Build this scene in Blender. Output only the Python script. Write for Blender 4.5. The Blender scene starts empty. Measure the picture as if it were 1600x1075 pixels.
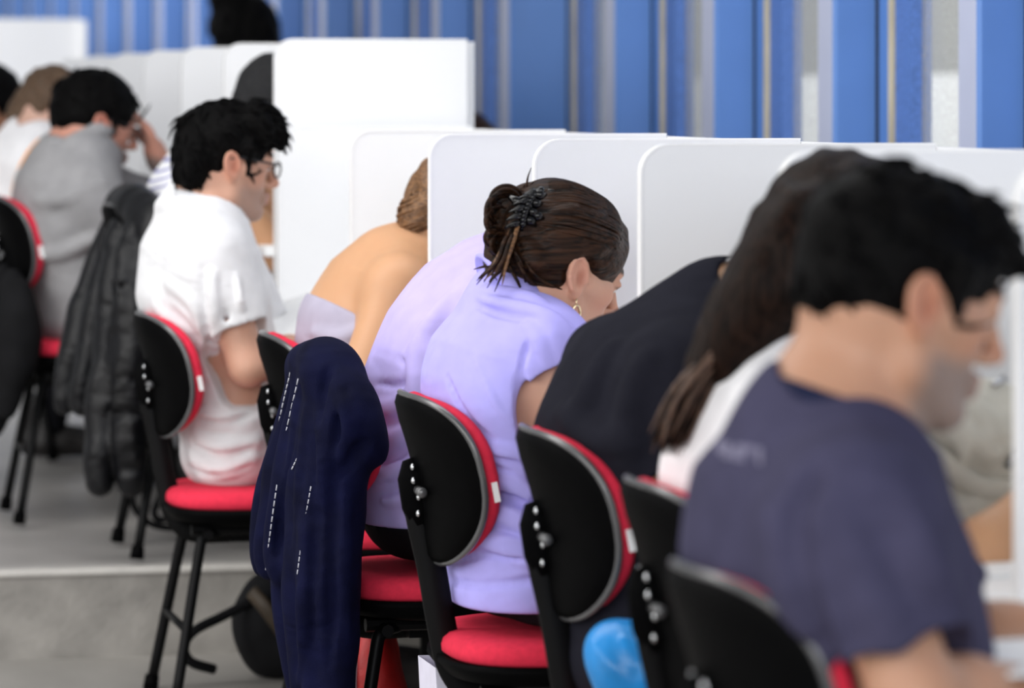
import bpy, bmesh, math, random
import numpy as np
from mathutils import Vector, Matrix, Euler

random.seed(7)
RNG = np.random.RandomState(11)
scene = bpy.context.scene
COL = scene.collection

# ---------------------------------------------------------------- camera model
FPX, HC, YH = 6200.0, 1.26, 151.0          # focal length in px, eye height, horizon row
TH = math.atan(1370.0 / 6200.0)            # the camera is turned this far from the row of seats
ST, CT = math.sin(TH), math.cos(TH)


def at(px, py, q):
    """point seen at a pixel of the photograph and lying at row distance q (world Y)"""
    t = (px - 800.0) / FPX
    p = q * (ST + t * CT) / (CT - t * ST)
    d = p * ST + q * CT
    return np.array([p, q, HC - (py - YH) * d / FPX])


def scale_at(p, q):
    return FPX / (p * ST + q * CT)


# ---------------------------------------------------------------- object helpers
def empty(name, loc, label=None, cat=None, group=None, rotz=0.0):
    o = bpy.data.objects.new(name, None)
    COL.objects.link(o)
    o.location = loc
    o.rotation_euler = (0, 0, rotz)
    o.empty_display_size = 0.05
    tag(o, label, cat, group)
    return o


def tag(o, label=None, cat=None, group=None, kind=None):
    if label: o['label'] = label
    if cat: o['category'] = cat
    if group: o['group'] = group
    if kind: o['kind'] = kind
    return o


def link_mesh(name, me, mat, parent=None, loc=None, smooth=False):
    """mesh data is in world coordinates unless loc is given; children are stored relative to their parent"""
    o = bpy.data.objects.new(name, me)
    COL.objects.link(o)
    for m in (mat if isinstance(mat, (list, tuple)) else [mat]):
        me.materials.append(m)
    if smooth:
        me.polygons.foreach_set('use_smooth', [True] * len(me.polygons))
    if loc is not None:
        o.location = loc
    if parent is not None:
        o.parent = parent
    return o


def origin_to(o, loc):
    """move the origin of a world-space mesh to loc"""
    v = Vector(loc)
    o.data.transform(Matrix.Translation(-v))
    o.location = v
    return o


def world_child(o, parent_loc):
    """o's mesh is in world coordinates, its parent sits unrotated at parent_loc"""
    o.data.transform(Matrix.Translation(-Vector(parent_loc)))
    return o


def bm_obj(name, bm, mat, parent=None, loc=None, smooth=False, bevel=0.0, seg=2):
    me = bpy.data.meshes.new(name)
    bmesh.ops.recalc_face_normals(bm, faces=bm.faces[:])
    bm.to_mesh(me)
    bm.free()
    o = link_mesh(name, me, mat, parent, loc, smooth)
    if bevel:
        b = o.modifiers.new('bevel', 'BEVEL')
        b.width = bevel
        b.segments = seg
        b.limit_method = 'ANGLE'
        b.angle_limit = math.radians(40)
    return o


def add_box(bm, lo, hi, M=None):
    vs = [Vector((x, y, z)) for x in (lo[0], hi[0]) for y in (lo[1], hi[1]) for z in (lo[2], hi[2])]
    if M is not None:
        vs = [M @ v for v in vs]
    v = [bm.verts.new(c) for c in vs]
    for f in ((0, 1, 3, 2), (4, 6, 7, 5), (0, 4, 5, 1), (2, 3, 7, 6), (0, 2, 6, 4), (1, 5, 7, 3)):
        bm.faces.new([v[i] for i in f])


def box_obj(name, lo, hi, mat, parent=None, bevel=0.0, M=None):
    bm = bmesh.new()
    add_box(bm, lo, hi, M)
    return bm_obj(name, bm, mat, parent, bevel=bevel)


def smooth_path(pts, n=6):
    """Catmull-Rom through the points"""
    P = [np.array(p, float) for p in pts]
    if len(P) < 3:
        return P
    P = [2 * P[0] - P[1]] + P + [2 * P[-1] - P[-2]]
    out = []
    for i in range(1, len(P) - 2):
        for k in range(n):
            t = k / n
            a, b, c, d = P[i - 1], P[i], P[i + 1], P[i + 2]
            out.append(.5 * (2 * b + (c - a) * t + (2 * a - 5 * b + 4 * c - d) * t * t + (3 * b - a - 3 * c + d) * t ** 3))
    out.append(P[-2])
    return out


def tube_data(path, radii, sides=8, flat=1.0, cap=True):
    """verts, faces of a tube along path; radii a number or a list"""
    P = np.array(path, float)
    n = len(P)
    R = np.full(n, radii, float) if np.isscalar(radii) else np.interp(np.linspace(0, 1, n), np.linspace(0, 1, len(radii)), radii)
    T = np.gradient(P, axis=0)
    T /= np.linalg.norm(T, axis=1)[:, None] + 1e-12
    ref = np.array([0, 0, 1.0]) if abs(T[0][2]) < .9 else np.array([1.0, 0, 0])
    N = np.cross(T[0], ref); N /= np.linalg.norm(N)
    V, Fc = [], []
    for i in range(n):
        N = N - T[i] * N.dot(T[i]); N /= np.linalg.norm(N) + 1e-12
        B = np.cross(T[i], N)
        for k in range(sides):
            a = 2 * math.pi * k / sides
            V.append(P[i] + R[i] * (math.cos(a) * N + flat * math.sin(a) * B))
    for i in range(n - 1):
        for k in range(sides):
            k2 = (k + 1) % sides
            Fc.append((i * sides + k, i * sides + k2, (i + 1) * sides + k2, (i + 1) * sides + k))
    if cap:
        Fc.append(tuple(range(sides - 1, -1, -1)))
        Fc.append(tuple((n - 1) * sides + k for k in range(sides)))
    return V, Fc


def add_tube(bm, path, radii, sides=8, flat=1.0):
    V, Fc = tube_data(path, radii, sides, flat)
    vs = [bm.verts.new(v) for v in V]
    for f in Fc:
        bm.faces.new([vs[i] for i in f])


def tube_obj(name, path, radii, mat, parent=None, sides=8, flat=1.0, loc=None):
    bm = bmesh.new()
    add_tube(bm, path, radii, sides, flat)
    return bm_obj(name, bm, mat, parent, smooth=True, loc=loc)


def add_ball(bm, c, r, seg=12):
    m = Matrix.Translation(Vector(c)) @ Matrix.Diagonal((r[0], r[1], r[2], 1) if not np.isscalar(r) else (r, r, r, 1))
    bmesh.ops.create_uvsphere(bm, u_segments=seg, v_segments=max(6, seg // 2 + 2), radius=1.0, matrix=m)


# ---------------------------------------------------------------- materials
def new_mat(name):
    m = bpy.data.materials.new(name)
    m.use_nodes = True
    nt = m.node_tree
    return m, nt, nt.nodes['Principled BSDF']


def lin(r, g, b):
    f = lambda c: (c / 255 / 12.92) if c / 255 <= .04045 else ((c / 255 + .055) / 1.055) ** 2.4
    return (f(r), f(g), f(b))


def surface(name, rgb, rough=.6, metal=0.0, noise=0.0, nscale=20.0, bump=0.0, bscale=80.0, spec=.5, stretch=None, sheen=0.0, coat=0.0, creases=0.0):
    """plain procedural surface: base colour varied by noise, bump from a second noise"""
    m, nt, b = new_mat(name)
    c = rgb
    b.inputs['Roughness'].default_value = rough
    b.inputs['Metallic'].default_value = metal
    b.inputs['Specular IOR Level'].default_value = spec
    if sheen:
        b.inputs['Sheen Weight'].default_value = sheen
    if coat:
        b.inputs['Coat Weight'].default_value = coat
    tc = nt.nodes.new('ShaderNodeTexCoord')
    src = tc.outputs['Object']
    if stretch:
        mp = nt.nodes.new('ShaderNodeMapping')
        mp.inputs['Scale'].default_value = stretch
        nt.links.new(src, mp.inputs['Vector'])
        src = mp.outputs['Vector']
    n1 = nt.nodes.new('ShaderNodeTexNoise')
    n1.inputs['Scale'].default_value = nscale
    n1.inputs['Detail'].default_value = 4
    nt.links.new(src, n1.inputs['Vector'])
    r = nt.nodes.new('ShaderNodeValToRGB')
    lo = [max(0, v * (1 - noise)) for v in c]
    hi = [min(1, v * (1 + noise)) for v in c]
    r.color_ramp.elements[0].position = .3
    r.color_ramp.elements[1].position = .7
    r.color_ramp.elements[0].color = (*lo, 1)
    r.color_ramp.elements[1].color = (*hi, 1)
    nt.links.new(n1.outputs['Fac'], r.inputs['Fac'])
    nt.links.new(r.outputs['Color'], b.inputs['Base Color'])
    if creases:
        bump = bump or .01
    if bump:
        n2 = nt.nodes.new('ShaderNodeTexNoise')
        n2.inputs['Scale'].default_value = bscale
        n2.inputs['Detail'].default_value = 5
        nt.links.new(src, n2.inputs['Vector'])
        bp = nt.nodes.new('ShaderNodeBump')
        bp.inputs['Strength'].default_value = bump
        bp.inputs['Distance'].default_value = .01
        nt.links.new(n2.outputs['Fac'], bp.inputs['Height'])
        if creases:
            n3 = nt.nodes.new('ShaderNodeTexNoise')
            n3.inputs['Scale'].default_value = 5.5
            n3.inputs['Detail'].default_value = 2
            n3.inputs['Distortion'].default_value = .9
            mp3 = nt.nodes.new('ShaderNodeMapping')
            mp3.inputs['Scale'].default_value = (1.0, 1.0, 1.9)
            mp3.inputs['Rotation'].default_value = (0, .5, 0)
            nt.links.new(tc.outputs['Object'], mp3.inputs['Vector'])
            nt.links.new(mp3.outputs['Vector'], n3.inputs['Vector'])
            b3 = nt.nodes.new('ShaderNodeBump')
            b3.inputs['Strength'].default_value = creases
            b3.inputs['Distance'].default_value = .03
            nt.links.new(n3.outputs['Fac'], b3.inputs['Height'])
            nt.links.new(b3.outputs['Normal'], bp.inputs['Normal'])
        nt.links.new(bp.outputs['Normal'], b.inputs['Normal'])
    return m


def skin_material():
    m, nt, b = new_mat('skin')
    a = nt.nodes.new('ShaderNodeAttribute')
    a.attribute_name = 'tone'
    n = nt.nodes.new('ShaderNodeTexNoise')
    n.inputs['Scale'].default_value = 35
    n.inputs['Detail'].default_value = 3
    tc = nt.nodes.new('ShaderNodeTexCoord')
    nt.links.new(tc.outputs['Object'], n.inputs['Vector'])
    mx = nt.nodes.new('ShaderNodeMix')
    mx.data_type = 'RGBA'
    mx.blend_type = 'MULTIPLY'
    mx.inputs['Factor'].default_value = .25
    rp = nt.nodes.new('ShaderNodeValToRGB')
    rp.color_ramp.elements[0].color = (.75, .62, .58, 1)
    rp.color_ramp.elements[1].color = (1, 1, 1, 1)
    nt.links.new(n.outputs['Fac'], rp.inputs['Fac'])
    nt.links.new(a.outputs['Color'], mx.inputs['A'])
    nt.links.new(rp.outputs['Color'], mx.inputs['B'])
    nt.links.new(mx.outputs['Result'], b.inputs['Base Color'])
    b.inputs['Roughness'].default_value = .5
    b.inputs['Subsurface Weight'].default_value = .12
    b.inputs['Subsurface Radius'].default_value = (.012, .005, .003)
    b.inputs['Subsurface Scale'].default_value = 1.0
    b.inputs['Specular IOR Level'].default_value = .35
    return m


def hair_material(name, dark, light, rough=.38, stretch=(4, 4, 40), scale=18, spec=.5):
    m, nt, b = new_mat(name)
    tc = nt.nodes.new('ShaderNodeTexCoord')
    mp = nt.nodes.new('ShaderNodeMapping')
    mp.inputs['Scale'].default_value = stretch
    nt.links.new(tc.outputs['Object'], mp.inputs['Vector'])
    n = nt.nodes.new('ShaderNodeTexNoise')
    n.inputs['Scale'].default_value = scale
    n.inputs['Detail'].default_value = 5
    nt.links.new(mp.outputs['Vector'], n.inputs['Vector'])
    r = nt.nodes.new('ShaderNodeValToRGB')
    r.color_ramp.elements[0].position = .35
    r.color_ramp.elements[1].position = .72
    r.color_ramp.elements[0].color = (*dark, 1)
    r.color_ramp.elements[1].color = (*light, 1)
    nt.links.new(n.outputs['Fac'], r.inputs['Fac'])
    nt.links.new(r.outputs['Color'], b.inputs['Base Color'])
    bp = nt.nodes.new('ShaderNodeBump')
    bp.inputs['Strength'].default_value = .6
    bp.inputs['Distance'].default_value = .006
    nt.links.new(n.outputs['Fac'], bp.inputs['Height'])
    nt.links.new(bp.outputs['Normal'], b.inputs['Normal'])
    b.inputs['Roughness'].default_value = rough
    b.inputs['Specular IOR Level'].default_value = spec
    return m


# ---------------------------------------------------------------- signed-distance modelling
class Vol:
    """a voxel field: primitives are blended in with smooth unions, then meshed with surface nets"""

    def __init__(s, lo, hi, h):
        s.h = h
        s.lo = np.array(lo, float)
        s.n = np.maximum(np.ceil((np.array(hi, float) - s.lo) / h).astype(int) + 1, 4)
        s.D = np.full(tuple(s.n), 9.0, np.float32)

    def _block(s, lo, hi):
        a = np.clip(np.floor((np.array(lo) - s.lo) / s.h).astype(int), 0, s.n - 1)
        b = np.clip(np.ceil((np.array(hi) - s.lo) / s.h).astype(int) + 1, 0, s.n)
        if np.any(b - a < 1):
            return None
        sl = tuple(slice(a[i], b[i]) for i in range(3))
        g = [(s.lo[i] + s.h * np.arange(a[i], b[i])).astype(np.float32) for i in range(3)]
        return sl, g[0][:, None, None], g[1][None, :, None], g[2][None, None, :]

    def _apply(s, llo, lhi, fn, k, mode, fr):
        m = (k if k else 0) + 3 * s.h + .006
        if fr is None:
            blk = s._block(np.array(llo) - m, np.array(lhi) + m)
            if blk is None: return
            sl, X, Y, Z = blk
            d = fn(X, Y, Z)
        else:
            o, R, sc = fr
            C = np.array([[x, y, z] for x in (llo[0], lhi[0]) for y in (llo[1], lhi[1]) for z in (llo[2], lhi[2])]) * sc
            C = C @ R.T + o
            blk = s._block(C.min(0) - m, C.max(0) + m)
            if blk is None: return
            sl, X, Y, Z = blk
            x, y, z = X - o[0], Y - o[1], Z - o[2]
            L = [(R[0, i] * x + R[1, i] * y + R[2, i] * z) / sc[i] for i in range(3)]
            d = fn(*L) * min(sc)
        A = s.D[sl]
        if mode == 'add':
            if k:
                t = np.maximum(k - np.abs(A - d), 0) / k
                s.D[sl] = np.minimum(A, d) - t * t * k * .25
            else:
                s.D[sl] = np.minimum(A, d)
        else:
            d = -d
            if k:
                t = np.maximum(k - np.abs(A - d), 0) / k
                s.D[sl] = np.maximum(A, d) + t * t * k * .25
            else:
                s.D[sl] = np.maximum(A, d)

    def seg(s, a, b, ra, rb=None, k=.02, mode='add', fr=None):
        a = np.array(a, float); b = np.array(b, float)
        rb = ra if rb is None else rb
        ba = b - a
        bb = float(ba.dot(ba)) + 1e-9

        def fn(X, Y, Z):
            h = np.clip(((X - a[0]) * ba[0] + (Y - a[1]) * ba[1] + (Z - a[2]) * ba[2]) / bb, 0, 1)
            return np.sqrt((X - a[0] - h * ba[0]) ** 2 + (Y - a[1] - h * ba[1]) ** 2 + (Z - a[2] - h * ba[2]) ** 2) - (ra + (rb - ra) * h)
        r = max(ra, rb)
        s._apply(np.minimum(a, b) - r, np.maximum(a, b) + r, fn, k, mode, fr)

    def path(s, pts, radii, k=.02, mode='add', fr=None, n=5):
        P = smooth_path(pts, n) if len(pts) > 2 else [np.array(p, float) for p in pts]
        R = np.full(len(P), radii) if np.isscalar(radii) else np.interp(np.linspace(0, 1, len(P)), np.linspace(0, 1, len(radii)), radii)
        for i in range(len(P) - 1):
            s.seg(P[i], P[i + 1], R[i], R[i + 1], k, mode, fr)

    def ell(s, c, r, k=.02, mode='add', fr=None, rot=None):
        c = np.array(c, float); r = np.array(r, float) if not np.isscalar(r) else np.full(3, r, float)
        if rot is not None:
            Rl = np.array(Euler([math.radians(v) for v in rot]).to_matrix())
            if fr is None:
                fr2 = (c, Rl, np.ones(3))
            else:
                fr2 = (fr[0] + fr[1] @ (c * fr[2]), fr[1] @ Rl, fr[2])
            c = np.zeros(3)
            fr = fr2

        def fn(X, Y, Z):
            x, y, z = (X - c[0]) / r[0], (Y - c[1]) / r[1], (Z - c[2]) / r[2]
            k0 = np.sqrt(x * x + y * y + z * z)
            k1 = np.sqrt((x / r[0]) ** 2 + (y / r[1]) ** 2 + (z / r[2]) ** 2) + 1e-6
            return k0 * (k0 - 1) / k1
        s._apply(c - r, c + r, fn, k, mode, fr)

    def box(s, c, hf, rd=.01, k=.02, mode='add', fr=None, rot=None):
        c = np.array(c, float); hf = np.array(hf, float)
        if rot is not None:
            Rl = np.array(Euler([math.radians(v) for v in rot]).to_matrix())
            fr = (c, Rl, np.ones(3)) if fr is None else (fr[0] + fr[1] @ (c * fr[2]), fr[1] @ Rl, fr[2])
            c = np.zeros(3)

        def fn(X, Y, Z):
            x, y, z = np.abs(X - c[0]) - hf[0] + rd, np.abs(Y - c[1]) - hf[1] + rd, np.abs(Z - c[2]) - hf[2] + rd
            o = np.sqrt(np.maximum(x, 0) ** 2 + np.maximum(y, 0) ** 2 + np.maximum(z, 0) ** 2)
            return o + np.minimum(np.maximum(np.maximum(x, y), z), 0) - rd
        s._apply(c - hf, c + hf, fn, k, mode, fr)

    def hit(s, px, py, q, inset=0.0):
        """first surface point met by the line of sight through a pixel, near row distance q; inset moves it inwards"""
        qs = np.arange(q - .55, q + .55, s.h * .5)
        P = np.array([at(px, py, y) for y in qs])
        I = np.round((P - s.lo) / s.h).astype(int)
        ok = np.all((I >= 0) & (I < s.n), axis=1)
        d = np.full(len(qs), 9.0)
        d[ok] = s.D[tuple(I[ok].T)]
        k = np.argmax(d < 0)
        if d[k] >= 0:
            k = int(np.argmin(d))
        p = P[k]
        i = np.clip(np.round((p - s.lo) / s.h).astype(int), 1, s.n - 2)
        g = np.array([s.D[i[0] + 1, i[1], i[2]] - s.D[i[0] - 1, i[1], i[2]], s.D[i[0], i[1] + 1, i[2]] - s.D[i[0], i[1] - 1, i[2]], s.D[i[0], i[1], i[2] + 1] - s.D[i[0], i[1], i[2] - 1]])
        g = g / (np.linalg.norm(g) + 1e-9)
        return p - g * inset

    def crease(s, pts, q, r=.008, k=.02, sub=False, rise=.45):
        """a soft ridge (or groove) that follows the surface along pixels of the photograph"""
        P = [s.hit(x, y, q, (-(1 - rise) * r if sub else (1 - rise) * r)) for x, y in pts]
        rr = [r * .55] + [r] * (len(P) - 2) + [r * .45] if len(P) > 2 else r
        s.path(P, rr, k, 'sub' if sub else 'add')

    def wrinkle(s, amp, freq, seed=0, aniso=(1, 1, 1), n=7):
        """low bumps: sums of sines with random directions"""
        rs = np.random.RandomState(seed)
        idx = np.argwhere(np.abs(s.D) < amp * 3 + 2 * s.h)
        P = s.lo + idx * s.h
        v = np.zeros(len(P))
        for i in range(n):
            d = rs.normal(size=3) * np.array(aniso)
            d /= np.linalg.norm(d)
            w = rs.normal(size=3); w /= np.linalg.norm(w)
            f = freq * rs.uniform(.6, 1.7)
            v += np.sin(P @ d * f + rs.uniform(0, 6.28) + 1.3 * np.sin(P @ w * freq * .5 + rs.uniform(0, 6.28)))
        s.D[tuple(idx.T)] += (amp * v / math.sqrt(n)).astype(np.float32)

    def mesh(s, name, color=None):
        D = s.D
        # keep the border outside
        D[0], D[-1] = np.maximum(D[0], .001), np.maximum(D[-1], .001)
        D[:, 0], D[:, -1] = np.maximum(D[:, 0], .001), np.maximum(D[:, -1], .001)
        D[:, :, 0], D[:, :, -1] = np.maximum(D[:, :, 0], .001), np.maximum(D[:, :, -1], .001)
        I = D < 0
        nx, ny, nz = I.shape
        cnt = np.zeros((nx - 1, ny - 1, nz - 1), np.uint8)
        for i in (0, 1):
            for j in (0, 1):
                for k in (0, 1):
                    cnt += I[i:nx - 1 + i, j:ny - 1 + j, k:nz - 1 + k]
        act = np.argwhere((cnt > 0) & (cnt < 8))
        if len(act) == 0:
            raise RuntimeError('empty volume ' + name)
        ids = np.full((nx - 1, ny - 1, nz - 1), -1, np.int32)
        ids[tuple(act.T)] = np.arange(len(act))
        cor = np.array([[i, j, k] for i in (0, 1) for j in (0, 1) for k in (0, 1)])
        val = np.stack([D[tuple((act + c).T)] for c in cor], 1)
        acc = np.zeros((len(act), 3)); num = np.zeros(len(act))
        for a in range(8):
            for b in range(a + 1, 8):
                if np.abs(cor[a] - cor[b]).sum() != 1: continue
                va, vb = val[:, a], val[:, b]
                x = (va < 0) != (vb < 0)
                t = np.where(x, va / np.where(x, va - vb, 1), 0)
                acc += np.where(x[:, None], cor[a] + t[:, None] * (cor[b] - cor[a]), 0)
                num += x
        V = s.lo + (act + acc / num[:, None]) * s.h
        quads = []
        for ax in range(3):
            sl0 = [slice(None)] * 3; sl1 = [slice(None)] * 3
            sl0[ax] = slice(0, -1); sl1[ax] = slice(1, None)
            e = np.argwhere(I[tuple(sl0)] != I[tuple(sl1)])
            u, w = [(1, 2), (2, 0), (0, 1)][ax]
            e = e[(e[:, u] > 0) & (e[:, w] > 0)]
            fl = I[tuple(e.T)]
            du = np.zeros(3, int); dw = np.zeros(3, int); du[u] = 1; dw[w] = 1
            q = np.stack([ids[tuple((e - du - dw).T)], ids[tuple((e - dw).T)], ids[tuple(e.T)], ids[tuple((e - du).T)]], 1)
            q[~fl] = q[~fl][:, ::-1]
            quads.append(q)
        Q = np.concatenate(quads)
        Q = Q[(Q >= 0).all(1)]
        me = raw_mesh(name, V, Q)
        if color is not None:
            set_tone(me, color(V))
        return me


def raw_mesh(name, V, Q):
    me = bpy.data.meshes.new(name)
    me.vertices.add(len(V))
    me.vertices.foreach_set('co', np.asarray(V, np.float32).ravel())
    me.loops.add(Q.size)
    me.loops.foreach_set('vertex_index', np.asarray(Q, np.int32).ravel())
    me.polygons.add(len(Q))
    me.polygons.foreach_set('loop_start', np.arange(0, Q.size, 4, dtype=np.int32))
    me.polygons.foreach_set('use_smooth', np.ones(len(Q), bool))
    me.update(calc_edges=True)
    me.validate()
    return me


def set_tone(me, C):
    at_ = me.attributes.new('tone', 'FLOAT_COLOR', 'POINT')
    A = np.ones((len(C), 4), np.float32)
    A[:, :3] = C
    at_.data.foreach_set('color', A.ravel())


def join_meshes(name, parts):
    """parts: list of (V, faces) appended to one mesh"""
    Vs, Fs, off = [], [], 0
    for V, Fc in parts:
        Vs += [tuple(v) for v in V]
        Fs += [tuple(i + off for i in f) for f in Fc]
        off += len(V)
    me = bpy.data.meshes.new(name)
    me.from_pydata(Vs, [], Fs)
    me.polygons.foreach_set('use_smooth', [True] * len(me.polygons))
    me.update()
    return me


def mesh_vf(me):
    V = np.empty(len(me.vertices) * 3, np.float32)
    me.vertices.foreach_get('co', V)
    V = V.reshape(-1, 3)
    return V, [tuple(p.vertices) for p in me.polygons]

# ================================================================ materials used in the place
M = {}
M['laminate'] = surface('white_laminate', (.80, .805, .82), .38, noise=.015, nscale=3, bump=.02, bscale=300)
M['laminate_edge'] = surface('white_edging', (.9, .9, .9), .35, noise=.01)
M['kick'] = surface('dark_grey_board', (.03, .03, .032), .6, noise=.1)
M['worktop'] = surface('worktop_laminate', (.84, .85, .86), .35, noise=.02)
M['plastic'] = surface('black_plastic', (.0022, .0022, .0024), .5, noise=.1, nscale=30, bump=.1, bscale=700, spec=.02)
M['lip'] = surface('highlit_black_plastic_rim', (.07, .07, .073), .26, noise=.2, nscale=20, spec=.9)  # base greyed and gloss raised to put the overhead highlight into the rim
M['red'] = surface('red_fabric', (.70, .028, .065), .85, noise=.08, nscale=90, bump=.25, bscale=900, spec=.2)
M['tubing'] = surface('black_tubing', (.003, .003, .0033), .45, noise=.05, spec=.12)
M['steel'] = surface('worn_steel', (.55, .56, .58), .25, metal=1.0, noise=.08)
M['tag_white'] = surface('white_care_tag', (.85, .85, .85), .7, noise=.02)
M['paper'] = surface('white_paper', (.88, .88, .88), .8, noise=.015)
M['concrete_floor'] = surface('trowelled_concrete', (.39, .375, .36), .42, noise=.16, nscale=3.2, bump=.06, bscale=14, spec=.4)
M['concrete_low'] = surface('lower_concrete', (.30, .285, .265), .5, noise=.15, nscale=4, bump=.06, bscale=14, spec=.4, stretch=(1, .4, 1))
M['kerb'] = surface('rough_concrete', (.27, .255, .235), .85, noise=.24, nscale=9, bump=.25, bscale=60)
M['nosing'] = surface('pale_step_edge', (.52, .5, .47), .6, noise=.1)
M['blue_mid'] = surface('blue_painted_steel', lin(84, 126, 192), .45, noise=.05, nscale=4, bump=.03, bscale=9, spec=.5)
M['blue_pale'] = surface('pale_blue_trim', lin(178, 184, 208), .45, noise=.03, nscale=5)
M['blue_tex'] = surface('speckled_blue_film', lin(80, 116, 186), .55, noise=.25, nscale=150, bump=.3, bscale=300)
M['seal'] = surface('beige_sealant', lin(190, 180, 155), .8, noise=.22, nscale=40, stretch=(1, 1, .15))
M['joint'] = surface('dark_joint', (.006, .008, .015), .7)
M['grey_sill'] = surface('grey_frame', lin(180, 180, 175), .5, noise=.05)
M['ext_wall'] = surface('outdoor_render', (.74, .74, .72), .9, noise=.1, nscale=1.2)
M['ext_white'] = surface('outdoor_white_paint', (.78, .78, .78), .8, noise=.03)
M['ext_green'] = surface('shrub_leaf', (.16, .2, .11), .8, noise=.3, nscale=20)


def glass_material():
    m, nt, b = new_mat('dusty_window_glass')
    nt.nodes.remove(b)
    out = nt.nodes['Material Output']
    tr = nt.nodes.new('ShaderNodeBsdfTransparent'); tr.inputs['Color'].default_value = (.93, .94, .94, 1)
    df = nt.nodes.new('ShaderNodeBsdfDiffuse'); df.inputs['Color'].default_value = (.7, .7, .68, 1)
    gl = nt.nodes.new('ShaderNodeBsdfGlossy'); gl.inputs['Roughness'].default_value = .08
    n = nt.nodes.new('ShaderNodeTexNoise'); n.inputs['Scale'].default_value = 160; n.inputs['Detail'].default_value = 3
    tc = nt.nodes.new('ShaderNodeTexCoord'); nt.links.new(tc.outputs['Object'], n.inputs['Vector'])
    r = nt.nodes.new('ShaderNodeMapRange')
    r.inputs['From Min'].default_value = .35; r.inputs['From Max'].default_value = .75
    r.inputs['To Min'].default_value = .10; r.inputs['To Max'].default_value = .4
    nt.links.new(n.outputs['Fac'], r.inputs['Value'])
    m1 = nt.nodes.new('ShaderNodeMixShader'); nt.links.new(r.outputs['Result'], m1.inputs['Fac'])
    nt.links.new(tr.outputs[0], m1.inputs[1]); nt.links.new(df.outputs[0], m1.inputs[2])
    m2 = nt.nodes.new('ShaderNodeMixShader'); m2.inputs['Fac'].default_value = .05
    nt.links.new(m1.outputs[0], m2.inputs[1]); nt.links.new(gl.outputs[0], m2.inputs[2])
    nt.links.new(m2.outputs[0], out.inputs['Surface'])
    return m


M['glass'] = glass_material()

# ================================================================ the setting
STEP = .20
QK = 8.90                     # row distance of the first step
QK2 = 16.9                    # second step
DIV_P0, DIV_P1 = 1.42, 1.865   # dividers reach from here to the spine
TOP = 1.19


def struct(o):
    o['kind'] = 'structure'
    return o


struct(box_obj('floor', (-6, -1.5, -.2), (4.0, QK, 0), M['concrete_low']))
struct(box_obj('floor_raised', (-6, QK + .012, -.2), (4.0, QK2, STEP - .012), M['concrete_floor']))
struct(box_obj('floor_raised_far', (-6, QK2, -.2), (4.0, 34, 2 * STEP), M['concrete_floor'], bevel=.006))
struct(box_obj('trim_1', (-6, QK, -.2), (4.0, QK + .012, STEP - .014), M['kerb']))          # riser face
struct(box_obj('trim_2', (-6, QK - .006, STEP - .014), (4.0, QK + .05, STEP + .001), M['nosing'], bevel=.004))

# ---- blue wall with glazed bays on the right
PHI = math.atan(1600.0 / FPX)          # the wall's heading against the view axis
HW = TH - PHI
wdir = Vector((math.sin(HW), math.cos(HW), 0))
wnor = Vector((-math.cos(HW), math.sin(HW), 0))        # towards the room
AW = 3.1
w0 = Vector((AW * CT, -AW * ST, 0))
MW = Matrix(((wdir.x, wnor.x, 0, w0.x), (wdir.y, wnor.y, 0, w0.y), (0, 0, 1, 0), (0, 0, 0, 1)))
PITCH = .883
WH = 3.3


def wbox(name, t0, t1, n0, n1, z0, z1, mat, bevel=0.0):
    return struct(box_obj(name, (t0, n0, z0), (t1, n1, z1), mat, M=MW, bevel=bevel))


beads = [9.94 + PITCH * k for k in range(-5, 3)] + [12.83 + PITCH * k for k in range(0, 21)]
beads.sort(reverse=True)
win = 0
for i, t in enumerate(beads):
    extra = .268 if abs(t - 12.83) < .01 else 0.0
    bot = t - PITCH - extra
    zf = 0.0
    wbox('trim_%d' % (10 + 5 * i), t - .03, t, -.03, .006, zf, WH, M['seal'])
    wbox('trim_%d' % (11 + 5 * i), t - .125, t - .03, -.05, 0, zf, WH, M['blue_tex'])
    g1, g0 = t - .125, t - .68
    win += 1
    wbox('window_%d' % win, g0, g1, -.035, -.027, .35, WH, M['glass'])
    wbox('baseboard_%d' % win, g0, g1, -.05, -.005, zf, .35, M['grey_sill'])
    # pilaster: pale face to the room, a chamfered mid-blue flank towards the camera
    bm = bmesh.new()
    c0, c1 = g0, g0 - .10
    prof = [(c0, -.05), (c0, .10), (c1, .10), (c1 - .010, .092), (c1 - .02 - extra, .005), (c1 - .02 - extra, -.05)]
    rings = []
    for z in (zf, WH):
        rings.append([bm.verts.new(MW @ Vector((a, b, z))) for a, b in prof])
    k = len(prof)
    for j in range(k):
        f = bm.faces.new([rings[0][j], rings[0][(j + 1) % k], rings[1][(j + 1) % k], rings[1][j]])
        f.material_index = 0 if j in (0, 1) else 1
    for f in (rings[0], rings[1][::-1]):
        bm.faces.new(f)
    struct(bm_obj('trim_%d' % (12 + 5 * i), bm, [M['blue_pale'], M['blue_mid']]))
    e = c1 - .02 - extra
    wbox('trim_%d' % (13 + 5 * i), e - .020, e, -.05, .006, zf, WH, M['joint'])
    wbox('trim_%d' % (14 + 5 * i), bot, e - .020, -.05, .006, zf, WH, M['blue_mid'], bevel=.004)
struct(box_obj('wall_right', (beads[-1] - PITCH - 3.5, -.06, 0), (beads[-1] - PITCH, 0, WH), M['blue_mid'], M=MW))

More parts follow.
